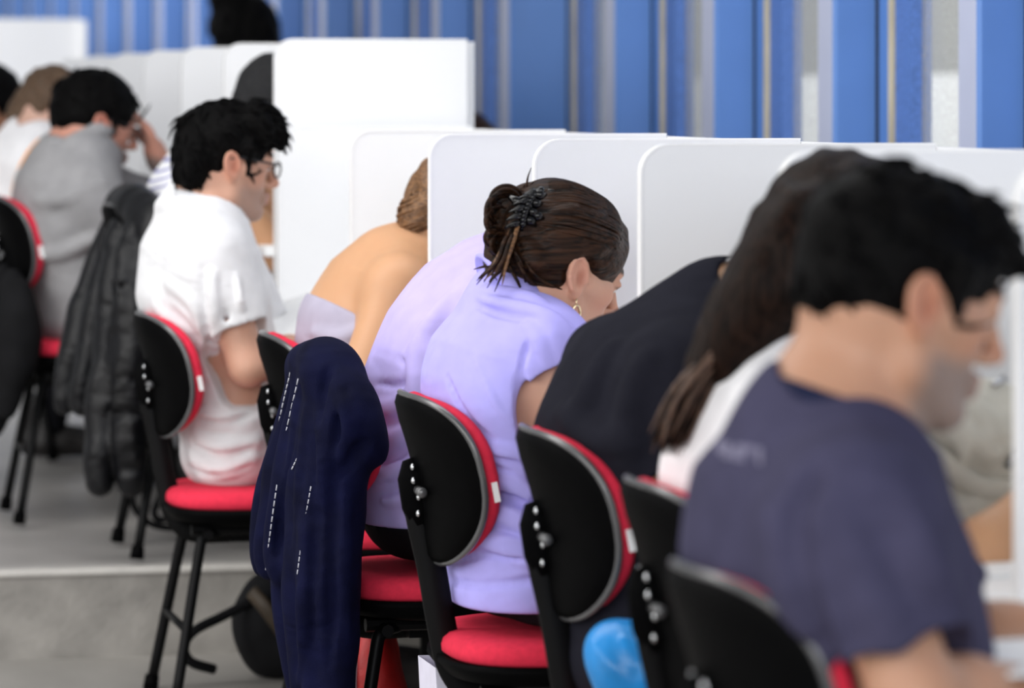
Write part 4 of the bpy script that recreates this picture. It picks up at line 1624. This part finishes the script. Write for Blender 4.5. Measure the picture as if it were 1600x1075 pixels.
pd = person('man in a white polo with black glasses reading at his desk', 8.30, 0,
            [(362, 700, .102, .16), (362, 625, .095, .155), (342, 530, .102, .165), (316, 450, .122, .18), (310, 388, .10, .18), (312, 350, .07, .14)],
            (318, 328), (354, 246, 7, 9, 0, 1.0),
            {'near': [(330, 400, -.165), (388, 572, -.205), (450, 545, -.10)], 'far': [(350, 400, .16), (430, 560, .17), (470, 530, .05)]},
            SKIN, M['white_polo'], 'light', hem=752, sleeve=.80, vox=.0048, stubble=.45, collar=(M['white_polo'], .026, .018, .020, 'collar'), shirt_edit=d_shirt, folds=.0022, rosy=.55, neck_r=.058, sleeve_r=(.072, .068),
            hairf=cap_hair(M['hair_black'], .004, 300, lambda L: (.5, 0, -.2 if L[0] > -.02 else -.8), .034, .0032, .05, crown=.011, front=.028, nape=-.08, side=-.03, amp=.0022, back=d_back))
spectacles(pd, M['frame_black'])

# ---------------------------------------------------------------- E: striped shirt, behind D
person('person in a white shirt with thin blue stripes, face behind the tall board', 9.25, STEP,
       [(300, 505, .105, .16), (298, 440, .108, .155), (298, 370, .112, .165), (312, 310, .105, .18), (338, 268, .085, .17), (358, 248, .06, .13)],
       (378, 238), (438, 172, 35, 10, 0, 1.05),
       {'near': [(345, 285, -.16), (438, 400, -.18), (412, 335, -.10)]},
       SKIN, M['striped'], 'tan', sleeve=.45, vox=.007, folds=.002,
       hands={'near': ((.35, 0, .8), (.8, .5, 0), 1, .8)},
       hairf=cap_hair(M['hair_grey'], .006, crown=.014, front=.030, nape=-.06))


# ---------------------------------------------------------------- C: man in grey with his hand at his brow
def c_shirt(v, c):
    q = c['q']
    v.path([at(78, 222, q), at(92, 226, q - .085), at(130, 246, q - .10), at(158, 268, q - .07)], [.014, .016, .015, .012], .014)
    for y in (305, 390):
        fold(v, c, [(60, y + 8, -.17), (100, y + 4, -.2), (160, y - 22, -.2)], .003, .03)


pc = person('man in a grey shirt shading his brow with one hand, greying beard', 10.05, STEP,
            [(130, 490, .110, .165), (124, 420, .108, .165), (104, 350, .125, .175), (108, 296, .12, .185), (120, 256, .09, .18), (126, 240, .07, .14)],
            (130, 226), (150, 186, 14, 12, 0, 1.03),
            {'near': [(150, 310, -.18), (222, 400, -.2), (320, 385, -.10)], 'far': [(170, 300, .15), (300, 330, .10), (247, 250, .04)]},
            SKIN, M['grey_shirt'], 'rosy', sleeve=.85, vox=.006, stubble=.9, collar=(M['grey_shirt'], .022, .024, .024, 'collar'), shirt_top=.022, shirt_edit=c_shirt, folds=.0012, rosy=.7, neck_r=.06,
            hands={'far': ((-.35, -.1, .95), (-.9, 0, -.3), -1, .5)},
            hairf=cap_hair(M['hair_black'], .005, 120, lambda L: (.6, 0, -.5), .026, .0032, .05, crown=.015, front=.03, nape=-.075, side=-.035))
spectacles(pc, M['frame_black'])


# ---------------------------------------------------------------- B: ponytailed woman with orange piping
BSTRIPE = []


def b_shirt(v, c):
    BSTRIPE.extend(v.hit(x, y, c['q'], .003) for x, y in ((76, 212), (60, 222), (46, 238), (36, 258), (28, 280), (22, 305), (18, 340)))


def b_hair(c):
    fr, q = c['fr'], c['q']
    v = Vol(fr[0] - np.array([.3, .18, .25]), fr[0] + .19, .006)
    short_hair(v, fr, crown=.010, front=.03, nape=-.05, amp=.002)
    v.path([at(62, 158, q), at(46, 162, q), at(34, 178, q), at(26, 200, q)], [.022, .028, .024, .010], .03)
    v.wrinkle(.003, 110, 3, (.6, 1.4, 1))
    o = link_mesh('hair', v.mesh('hair'), M['hair_mid'], c['root']); world_child(o, c['base'])
    bm = bmesh.new(); add_tube(bm, smooth_path(BSTRIPE, 4), .017, 8, .5)
    o = bm_obj('piping', bm, M['orange'], c['root'], smooth=True); world_child(o, c['base'])
    o['label'] = 'orange stripe across the white top'


person('woman with a brown ponytail and a white top with orange stripe', 10.9, STEP,
       [(25, 470, .10, .155), (20, 400, .10, .145), (20, 330, .105, .15), (32, 270, .10, .16), (50, 235, .08, .155), (58, 218, .06, .12)],
       (62, 214), (86, 168, 28, 8, 0, .95),
       {'near': [(55, 262, -.15), (110, 370, -.18), (180, 350, -.1)]},
       SKIN, M['white_top'], 'pale', sleeve=.3, vox=.007, female=True, neck_r=.046, shirt_edit=b_shirt, hairf=b_hair)

# ---------------------------------------------------------------- A: partly cut off by the left edge
person('dark-haired person cut off by the left edge of the picture', 11.75, STEP,
       [(-75, 455, .10, .155), (-80, 390, .10, .145), (-80, 330, .105, .15), (-68, 275, .10, .16), (-52, 240, .08, .155), (-44, 224, .06, .12)],
       (-38, 212), (-22, 166, 25, 15, 0, 1.0),
       {'near': [(-45, 262, -.15), (10, 370, -.18), (80, 350, -.1)]},
       SKIN, M['white_top'], 'brown', sleeve=.5, vox=.009, hairf=cap_hair(M['hair_black'], .007, crown=.022, front=.03, nape=-.09))


# ---------------------------------------------------------------- on the other side of the spine
def opp_hair(c):
    fr, q = c['fr'], c['q']
    v = Vol(fr[0] - .24, fr[0] + np.array([.24, .24, .26]), .007)
    short_hair(v, fr, crown=.028, front=.03, nape=-.1, amp=.004)
    v.ell((-.0, 0, -.03), (.115, .10, .12), .03, fr=fr)
    v.path([tow(fr, (-.02, 0, .09)), tow(fr, (.0, 0, .125)), tow(fr, (.03, 0, .15))], [.05, .035, .012], .04)
    v.wrinkle(.004, 80, 3)
    o = link_mesh('hair', v.mesh('hair'), M['hair_black'], c['root']); world_child(o, c['base'])


ox = 440
c = person('dark-haired person on the far side, hair showing over the boards', 13.95, STEP,
           [(ox, 355, .105, .16), (ox, 300, .10, .15), (ox, 240, .105, .16), (ox + 10, 170, .10, .17), (ox + 25, 130, .08, .16), (ox + 30, 112, .06, .13)],
           (ox + 34, 100), (ox + 60, 55, 25, 0, 0, 1.05),
           {'near': [(ox + 25, 150, -.16), (ox + 60, 260, -.19), (ox + 70, 255, -.1)]},
           SKIN, M['black_tee'], 'tan', sleeve=.7, leg=(.28, .04), vox=.01, hairf=opp_hair)
c['root'].rotation_euler = (0, 0, math.pi)
ox = 830
c = person('person on the far side, a bit of dark hair beside the tall board', 10.5, STEP,
           [(ox, 515, .105, .16), (ox, 450, .10, .15), (ox, 380, .105, .16), (ox + 10, 320, .10, .17), (ox + 25, 285, .08, .16), (ox + 30, 270, .06, .13)],
           (ox + 34, 262), (ox + 108, 250, 35, 0, 0, 1.0),
           {'near': [(ox + 25, 300, -.16), (ox + 60, 410, -.19), (ox + 65, 405, -.1)]},
           SKIN, M['navy_tee'], 'tan', sleeve=.7, leg=(.28, .04), vox=.01, hairf=cap_hair(M['hair_dark'], .008, crown=.018, front=.03, nape=-.07))
c['root'].rotation_euler = (0, 0, math.pi)

# ================================================================ clothes on the chairs, bags, papers
M['navy_jacket'] = surface('navy_jacket_cloth', (.0022, .003, .020), .85, noise=.35, nscale=14, bump=.2, bscale=500, spec=.10, creases=.6)
M['stitch'] = surface('pale_stitching', (.5, .5, .56), .8)
M['leather'] = surface('black_leather', (.0028, .0028, .004), .38, noise=.3, nscale=30, bump=.25, bscale=160, spec=.3, creases=.6)
M['black_fabric'] = surface('black_bag_fabric', (.006, .006, .007), .8, noise=.2, bump=.3, bscale=300, spec=.15)
M['cream'] = surface('cream_canvas', lin(205, 202, 190), .8, noise=.08, nscale=12, bump=.2, bscale=400, creases=.8)
M['blue_bag'] = surface('blue_plastic', lin(12, 128, 200), .35, noise=.22, nscale=16, bump=.3, bscale=30, spec=.5)
M['red_bag'] = surface('red_nylon', (.45, .012, .012), .5, noise=.2, bump=.2, bscale=60)
M['white_bag'] = surface('white_paper_bag', lin(215, 212, 228), .7, noise=.06)
M['carton'] = surface('pale_grey_carton', lin(180, 182, 182), .7, noise=.05)
M['brown_trim'] = surface('brown_bag_trim', (.05, .035, .022), .6, noise=.2)


def soft(name, mat, parent, base, lo, hi, vox, build, wr=None):
    v = Vol(lo, hi, vox)
    build(v)
    if wr: v.wrinkle(*wr)
    o = link_mesh(name, v.mesh(name), mat, parent)
    world_child(o, base)
    return o, v


def ribbon(v, pts, width, th, n=5, k=.02):
    """flattened fold of cloth: the path swept with an elongated section (wide along the row)"""
    P = smooth_path(pts, n)
    W_ = np.interp(np.linspace(0, 1, len(P)), np.linspace(0, 1, len(width)), width)
    for i in range(len(P) - 1):
        o = P[i].copy()
        r = W_[i] / th
        f2 = (o, np.eye(3), np.array([1, r, 1]))
        v.seg((0, 0, 0), (P[i + 1] - o) / np.array([1, r, 1]), th, th, k, fr=f2)


# ---- navy jacket over chair G
Q = 6.70
b = CHAIR_AT['G'].copy()
base = (b[0] - .24, Q, 0)
root = empty('jacket', base, 'navy blue jacket with white stitching draped over a chair back', 'jacket')


def nj(v):
    P = lambda x, y, l: at(x, y, Q + l)
    v.path([P(478, 590, .14), P(490, 572, .02), P(508, 572, -.10), P(540, 604, -.17)], [.026, .034, .036, .034], .03)
    v.path([P(505, 585, -.12), P(548, 622, -.20), P(576, 668, -.225), P(584, 710, -.21)], [.034, .030, .022, .016], .02)
    v.path([P(540, 620, -.19), P(552, 680, -.215), P(545, 730, -.21)], [.03, .034, .016], .03)
    for pts, r in (([(474, 590, .13), (446, 690, .11), (420, 800, .10), (412, 885, .10)], [.024, .024, .024, .016]),
                   ([(482, 590, .06), (452, 700, .04), (430, 810, .03), (422, 892, .03)], [.026, .028, .026, .016]),
                   ([(492, 590, -.02), (468, 720, -.05), (452, 830, -.05), (446, 895, -.05)], [.03, .034, .032, .02]),
                   ([(505, 590, -.08), (492, 720, -.11), (482, 900, -.12), (478, 1010, -.12), (476, 1150, -.12)], [.036, .042, .036, .026, .018]),
                   ([(520, 600, -.13), (518, 740, -.17), (510, 900, -.18), (506, 1010, -.18), (504, 1165, -.18)], [.036, .046, .042, .032, .020]),
                   ([(538, 640, -.18), (534, 760, -.205), (530, 900, -.21), (528, 1010, -.21), (530, 1160, -.21)], [.034, .034, .030, .026, .018]),
                   ([(470, 700, .0), (462, 900, -.02), (470, 1000, -.05), (474, 1140, -.06)], [.03, .034, .03, .016])):
        v.path([P(*p) for p in pts], r, .022)


_nj0 = nj


def nj(v):
    _nj0(v)
    for pts, r, sub in (([(512, 580), (500, 660), (494, 760), (490, 880), (488, 1000)], .009, True), ([(470, 600), (455, 700), (440, 800), (432, 880)], .006, True),
                        ([(540, 610), (528, 690), (520, 790), (520, 900), (516, 1040)], .009, True), ([(560, 640), (548, 680), (530, 720)], .009, False), ([(575, 690), (555, 715), (535, 740)], .008, True),
                        ([(520, 600), (540, 660), (530, 720)], .010, False), ([(500, 640), (506, 720), (500, 800)], .009, False), ([(545, 780), (540, 880), (545, 1000)], .008, False),
                        ([(480, 640), (470, 740), (462, 860)], .009, False), ([(470, 920), (474, 1000), (472, 1075)], .008, False)):
        v.crease(pts, Q, r, .012, sub, rise=.6)


jk, v = soft('body', M['navy_jacket'], root, base, np.array([b[0] - .50, Q - .36, .10]), np.array([b[0] + .12, Q + .34, .98]), .0055, nj, (.0028, 55, 4, (1, 1, .3)))
for pts in ([(456, 572), (440, 640), (424, 720), (411, 800), (404, 868)], [(466, 592), (446, 680), (431, 770), (420, 850), (415, 892)], [(499, 596), (490, 640), (476, 690), (455, 735)],
            [(486, 760), (474, 830), (464, 900)]):
    bm = bmesh.new()
    hp = smooth_path([v.hit(x, y, Q) for x, y in pts], 7)
    for i in range(0, len(hp) - 1):
        add_tube(bm, [hp[i], hp[i] * .28 + hp[i + 1] * .72], .0013, 5)
    world_child(bm_obj('stitching', bm, M['stitch'], root, smooth=True), base)

# ---- black leather jacket over chair E
QE = 9.25
b = CHAIR_AT['E'].copy()
base = (b[0] - .24, QE, STEP)
root = empty('leather_jacket', base, 'black leather jacket hanging over a chair on the raised floor', 'jacket')


def lj(v):
    P = lambda x, y, l: at(x, y, QE + l)
    v.path([P(188, 336, .14), P(196, 322, .03), P(212, 322, -.08), P(232, 336, -.16), P(246, 356, -.21)], [.03, .036, .038, .036, .03], .03)
    for pts, r in (([(185, 332, .14), (160, 400, .13), (132, 480, .11), (110, 570, .10), (102, 632, .10)], [.026, .03, .032, .032, .026]),
                   ([(192, 332, .05), (170, 420, .03), (148, 520, .02), (130, 630, .02)], [.03, .036, .038, .034]),
                   ([(205, 335, -.05), (186, 392, -.10), (176, 520, -.15), (164, 640, -.16), (158, 752, -.16)], [.03, .036, .042, .042, .034]),
                   ([(222, 338, -.13), (208, 420, -.20), (203, 560, -.22), (200, 660, -.21), (204, 755, -.19)], [.03, .038, .040, .036, .03]),
                   ([(240, 350, -.20), (238, 430, -.23), (232, 540, -.21), (228, 690, -.12)], [.028, .030, .030, .024]),
                   ([(205, 340, .0), (200, 480, -.05), (195, 600, -.06), (200, 700, -.05)], [.036, .04, .04, .03])):
        v.path([P(*p) for p in pts], r, .014)
    for pts in ([(205, 345), (192, 380), (188, 440), (186, 520)], [(152, 440), (140, 500), (128, 570), (120, 630)], [(178, 470), (172, 560), (164, 640)], [(215, 420), (210, 520), (208, 620)], [(206, 660), (212, 720)]):
        v.crease(pts, QE, .010, .014)
    for y in (446, 590, 645, 735):
        v.crease([(172, y + 6), (195, y), (222, y + 2)], QE, .006, .01, True)


jk, v = soft('body', M['leather'], root, base, np.array([b[0] - .48, QE - .40, STEP + .08]), np.array([b[0] + .14, QE + .34, 1.12]), .007, lj, (.003, 55, 9, (1, 1, .35)))
bm = bmesh.new(); add_ball(bm, v.hit(229, 384, QE), .011, 10)
o = world_child(bm_obj('button', bm, M['tag_white'], root, smooth=True), base); o['label'] = 'pale round button'

# ---- black garment at the left edge over chair C
QC = 10.05
b = CHAIR_AT['C'].copy()
base = (b[0] - .24, QC, STEP)
root = empty('dark_coat', base, 'black coat over the chair at the left edge of the picture', 'coat')


def dc(v):
    P = lambda x, y, l: at(x, y, QC + l)
    for pts, r in (([(6, 420, -.05), (0, 500, -.1), (-8, 600, -.1), (-12, 665, -.1)], [.02, .045, .05, .03]), ([(20, 430, -.16), (26, 500, -.2), (22, 560, -.2), (10, 640, -.2)], [.02, .045, .045, .025]),
                   ([(-20, 420, .05), (-24, 520, .05), (-28, 640, .05)], [.03, .045, .03]), ([(34, 450, -.2), (44, 520, -.21), (44, 575, -.2)], [.016, .03, .016])):
        v.path([P(*p) for p in pts], r, .02)


soft('body', M['black_fabric'], root, base, np.array([b[0] - .48, QC - .36, STEP + .1]), np.array([b[0] + .1, QC + .3, 1.1]), .008, dc, (.003, 50, 2))

# ---- cream canvas bag on the desk beside the long-haired woman
qb = 4.62
c0 = at(1500, 730, qb)
base = (c0[0], qb, .72)
root = empty('shoulder_bag', base, 'crumpled cream canvas bag lying on the desk past the navy tee man\'s chin', 'bag')


def cb(v):
    P = lambda x, y, l: at(x, y, qb + l)
    v.ell(P(1490, 690, .02), (.10, .10, .075), .04)
    v.ell(P(1430, 660, .02), (.07, .09, .06), .04)
    v.ell(P(1560, 700, .02), (.07, .09, .07), .04)
    v.ell(P(1520, 790, .02), (.10, .10, .06), .04)
    v.ell(P(1450, 770, .02), (.07, .09, .055), .04)
    for pts, r in (([(1385, 640), (1440, 640), (1490, 660), (1505, 720)], .011), ([(1400, 690), (1440, 745), (1490, 735), (1500, 690)], .012), ([(1500, 625), (1540, 650), (1580, 720)], .011),
                   ([(1440, 780), (1500, 790), (1560, 750)], .010), ([(1450, 810), (1510, 825), (1585, 770)], .012), ([(1400, 620), (1470, 625), (1540, 622)], .010), ([(1530, 690), (1560, 730), (1585, 735)], .009)):
        v.crease(pts, qb, r, .014)
    for pts, r in (([(1450, 700), (1475, 715), (1490, 700)], .012), ([(1430, 765), (1480, 765), (1560, 735), (1588, 715)], .009), ([(1420, 655), (1470, 690)], .007), ([(1545, 640), (1560, 690)], .007)):
        v.crease(pts, qb, r, .01, True)


o, v = soft('body', M['cream'], root, base, c0 - np.array([.3, .16, .2]), c0 + np.array([.3, .2, .26]), .005, cb, (.0035, 60, 6))
for (x0, y0), (x1, y1) in (((1378, 692), (1400, 682)), ((1572, 728), (1586, 700)), ((1550, 606), (1566, 596))):
    bm = bmesh.new()
    a, e = v.hit(x0, y0, qb, -.004), v.hit(x1, y1, qb, -.004)
    add_tube(bm, [a, (a + e) / 2 + np.array([0, -.004, 0]), e], .005, 8)
    m = world_child(bm_obj('buckle', bm, M['steel'], root, smooth=True), base)
bm = bmesh.new()
add_tube(bm, smooth_path([v.hit(x, y, qb, -.006) for x, y in ((1390, 650), (1450, 700), (1520, 760), (1580, 770))], 6), .007, 8, 2.0)
world_child(bm_obj('strap', bm, M['cream'], root, smooth=True), base)


# ---- papers
def slab(name, corners, th, mat, label, cat, group=None):
    """thin booklet on four world corners (counter-clockwise from above)"""
    c = np.mean(np.array(corners), 0)
    n = np.cross(np.array(corners[1]) - corners[0], np.array(corners[3]) - corners[0]); n /= np.linalg.norm(n)
    if n[2] < 0: n = -n
    bm = bmesh.new()
    A = [bm.verts.new(Vector(p - c)) for p in corners]
    B = [bm.verts.new(Vector(np.array(p) - c + n * th)) for p in corners]
    bm.faces.new(A); bm.faces.new(B[::-1])
    for k in range(4):
        bm.faces.new([A[k], A[(k + 1) % 4], B[(k + 1) % 4], B[k]])
    o = bm_obj(name, bm, mat, None, loc=c)
    return tag(o, label, cat, group)


def flat(px, py, q, w, d, rot, z=.7205):
    p = at(px, py, q)
    a = math.radians(rot)
    R = np.array([[math.cos(a), -math.sin(a)], [math.sin(a), math.cos(a)]])
    return [np.array([*(R @ np.array([x, y]) + p[:2]), z]) for x, y in ((-d, -w), (d, -w), (d, w), (-d, w))]


slab('exam_booklet', [at(416, 549, 8.20), at(524, 549, 8.20), at(514, 453, 8.52), at(428, 480, 8.52)], .008, M['paper'], 'white booklet tilted up between the polo man and the bare-shouldered woman', 'booklet')
slab('exam_sheet', flat(1590, 925, 4.36, .11, .15, 14), .004, M['paper'], 'white sheet under the long-haired woman\'s forearm at the right edge', 'paper')
slab('exam_sheet', flat(1700, 1010, 3.62, .11, .15, 4), .003, M['paper'], 'white sheet before the navy tee man, beyond the right edge', 'paper')
slab('exam_sheet', flat(1010, 700, 5.93, .11, .15, 6), .003, M['paper'], 'white sheet before the lavender polo woman, mostly hidden', 'paper')

# ---- pen in the raised hand
pp = smooth_path([at(216, 190, 10.06), at(226, 176, 10.06), at(235, 163, 10.06)], 3)
mid = pp[len(pp) // 2]
o = tube_obj('pen', [p - mid for p in pp], [.004, .004, .0015], M['frame_black'], loc=Vector(mid))
tag(o, 'thin dark pen in the grey-shirted man\'s raised hand', 'pen')

# ---- backpack under the white polo man's desk
base = at(425, 1000, 8.52); base[2] = 0
root = empty('backpack', base, 'dark backpack on the lower floor beside the step', 'backpack')


def bp_(v):
    c = np.array([base[0], 8.52, .115])
    v.ell(c, (.085, .10, .118), .03)
    v.ell(c + np.array([.05, -.02, -.02]), (.06, .09, .085), .03)
    v.box(c + np.array([0, 0, -.215]), (.3, .3, .102), .002, .008, 'sub')


o, v = soft('body', M['black_fabric'], root, base, base + np.array([-.16, -.16, -.005]), base + np.array([.2, .16, .27]), .006, bp_, (.003, 50, 3))
bm = bmesh.new(); add_tube(bm, smooth_path([at(394, 925, 8.43), at(415, 950, 8.405), at(440, 985, 8.415), at(455, 1010, 8.43)], 6), .012, 8, 1.6)
world_child(bm_obj('zip_band', bm, M['brown_trim'], root, smooth=True), base)
bm = bmesh.new(); add_tube(bm, smooth_path([at(392, 940, 8.46), at(350, 962, 8.44), at(305, 985, 8.42), at(288, 1010, 8.42), at(298, 1034, 8.42), at(335, 1046, 8.44)], 6), .011, 8, 1.0)
world_child(bm_obj('strap', bm, M['black_fabric'], root, smooth=True), base)

# ---- handbag with loop handles on the raised floor
base = at(322, 822, 9.60); base[2] = STEP
root = empty('handbag', base, 'black bag with two loop handles on the raised floor, behind the step edge', 'bag')


def hb(v):
    c = np.array([base[0], 9.60, STEP + .03])
    v.ell(c + np.array([.02, 0, .0]), (.085, .08, .055), .02)
    v.ell(c + np.array([-.03, 0, .0]), (.06, .06, .04), .02)
    v.box(c + np.array([0, 0, -.128]), (.3, .3, .1), .002, .006, 'sub')


soft('body', M['black_fabric'], root, base, base + np.array([-.14, -.12, -.006]), base + np.array([.14, .12, .12]), .006, hb, (.002, 50, 3))
for pts in ([(206, 772), (209, 790), (222, 808), (245, 822), (285, 826), (318, 826)], [(262, 752), (250, 776), (241, 800), (250, 812), (285, 808), (318, 806)]):
    bm = bmesh.new(); add_tube(bm, smooth_path([at(x, y, 9.56) for x, y in pts], 6), .0085, 8)
    world_child(bm_obj('handle', bm, M['black_fabric'], root, smooth=True), base)

# ---- red and white sports bag under the lilac shirt's seat
base = at(578, 1100, 6.95); base[2] = 0
root = empty('sports_bag', base, 'red bag with white trim on the floor behind the navy jacket', 'bag')


def rb(v):
    c = np.array([base[0], 6.95, .17])
    v.ell(c, (.055, .10, .20), .03)
    v.ell(c + np.array([.015, 0, -.06]), (.07, .11, .13), .03)
    v.box(c + np.array([0, 0, -.27]), (.3, .3, .102), .002, .008, 'sub')


o, v = soft('body', M['red_bag'], root, base, base + np.array([-.14, -.16, -.005]), base + np.array([.16, .16, .42]), .006, rb, (.004, 45, 3))
bm = bmesh.new(); add_tube(bm, smooth_path([v.hit(x, y, 6.95, -.002) for x, y in ((575, 946), (558, 990), (552, 1040), (548, 1090))], 6), .014, 8, 1.2)
world_child(bm_obj('trim_band', bm, M['white_bag'], root, smooth=True), base)

# ---- blue plastic bag on the near rim of chair I
qs = 4.97
base = at(972, 1080, qs); base[2] = .455
root = empty('plastic_bag', base, 'bright blue plastic bag lying on a red seat between two chair posts', 'bag')


def bl(v):
    P = lambda x, y, l: at(x, y, qs + l)
    v.path([P(945, 1003, .02), P(975, 1032, 0), P(1000, 1060, 0)], [.012, .036, .036], .03)
    v.path([P(1030, 1002, .02), P(1022, 1032, 0), P(1018, 1066, 0)], [.018, .036, .04], .03)
    v.path([P(985, 1040, 0), P(990, 1075, 0)], [.036, .04], .03)
    for pts in ([(925, 1000), (955, 1040), (985, 1070)], [(975, 995), (990, 1040)], [(1010, 1000), (1005, 1060)]):
        v.crease(pts, qs, .006, .01)
    v.box(np.array([base[0], qs, .457 - .1]), (.3, .3, .1), .002, .006, 'sub')


soft('body', M['blue_bag'], root, base, base + np.array([-.14, -.12, -.01]), base + np.array([.14, .14, .15]), .0045, bl, (.003, 60, 3))

# ---- paper bag with dark straps, and a carton, on the floor under chair H
base = at(725, 1120, 6.12); base[2] = 0
root = empty('paper_bag', base, 'pale paper bag with dark straps on the floor under the polo woman\'s seat', 'bag')
bm = bmesh.new()
for dz, wx in ((0, .05), (.36, .062)):
    pass
V = []
for z, hx, hy in ((0, .048, .075), (.20, .050, .08), (.372, .060, .07)):
    V.append([bm.verts.new((x, y, z)) for x, y in ((-hx, -hy), (hx, -hy), (hx, hy), (-hx, hy))])
bm.faces.new(V[0][::-1])
for a, c in zip(V[:-1], V[1:]):
    for k in range(4):
        bm.faces.new([a[k], a[(k + 1) % 4], c[(k + 1) % 4], c[k]])
for k in range(4):
    pass
bm_obj('body', bm, M['white_bag'], root)
for x in (-.02, .03):
    bm = bmesh.new(); add_tube(bm, smooth_path([(x, -.083, .12), (x, -.084, .30), (x + .012, -.06, .40), (x + .02, 0, .42), (x + .012, .06, .40), (x, .08, .30)], 5), .007, 6, 1.6)
    bm_obj('strap', bm, M['black_fabric'], root, smooth=True)
base = at(872, 1090, 6.05); base[2] = 0
root = empty('carton', base, 'pale grey carton on the floor behind a chair post', 'box')
box_obj('body', (-.055, -.09, 0), (.055, .09, .335), M['carton'], root, bevel=.004)
box_obj('lid', (-.058, -.093, .335), (.058, .093, .365), M['carton'], root, bevel=.004)

# ================================================================ light and camera
w = bpy.data.worlds.new('room_light')
scene.world = w
w.use_nodes = True
bg = w.node_tree.nodes['Background']
bg.inputs['Color'].default_value = (.93, .96, 1.0, 1)
bg.inputs['Strength'].default_value = .34


def area(name, loc, target, size, size_y, power, col=(1, 1, 1)):
    l = bpy.data.lights.new(name, 'AREA')
    l.shape = 'RECTANGLE'
    l.size, l.size_y = size, size_y
    l.energy = power
    l.color = col
    o = bpy.data.objects.new(name, l)
    COL.objects.link(o)
    o.location = loc
    o.rotation_euler = (Vector(target) - Vector(loc)).to_track_quat('-Z', 'Y').to_euler()
    return o


# ceiling tubes along the aisle behind the chairs and over the desks; daylight from the left; added fills for far end, front and outside
area('ceiling_light_aisle', (-1.6, 7.0, 3.3), (.8, 7.0, .9), 1.6, 16, 310, (1, .98, .95))
area('ceiling_light_desks', (1.6, 7.0, 3.4), (1.5, 7.0, .5), 1.0, 18, 170, (.97, .98, 1.0))
area('fill_far', (-.5, 17.0, 4.2), (1.5, 19.0, 1.2), 4.0, 7.0, 330, (1, 1, 1))  # added fill without a known fixture, lifts the far wall and far board
area('daylight_left', (-5.0, 1.5, 2.6), (1.2, 5.5, .9), 6.0, 3.2, 270, (1, .98, .95))
area('fill_front', (-.5, -3.5, 2.8), (1.5, 6.0, .9), 5.0, 2.5, 340, (.93, .96, 1))  # added fill from behind the camera to brighten the near dividers

area('fill_outside', (4.3, 11.0, 2.2), (7.5, 11.0, 1.6), 16.0, 3.0, 250)  # added area lamp that brightens the exterior wall behind the panes

cam = bpy.data.cameras.new('camera')
co = bpy.data.objects.new('camera', cam)
COL.objects.link(co)
scene.camera = co
co.location = (0, 0, HC)
co.rotation_euler = (math.radians(90), 0, -TH)
cam.sensor_width = 36
cam.lens = 36 * FPX / 1600
cam.shift_y = -(537.5 - YH) / 1600
cam.clip_start = .1
cam.clip_end = 200
cam.dof.use_dof = True
cam.dof.focus_distance = 6.5
cam.dof.aperture_fstop = 4.0

vs = scene.view_settings
vs.view_transform = 'Standard'
vs.look = 'None'
vs.exposure = 0.0
vs.gamma = 1.0
vs.use_curve_mapping = False
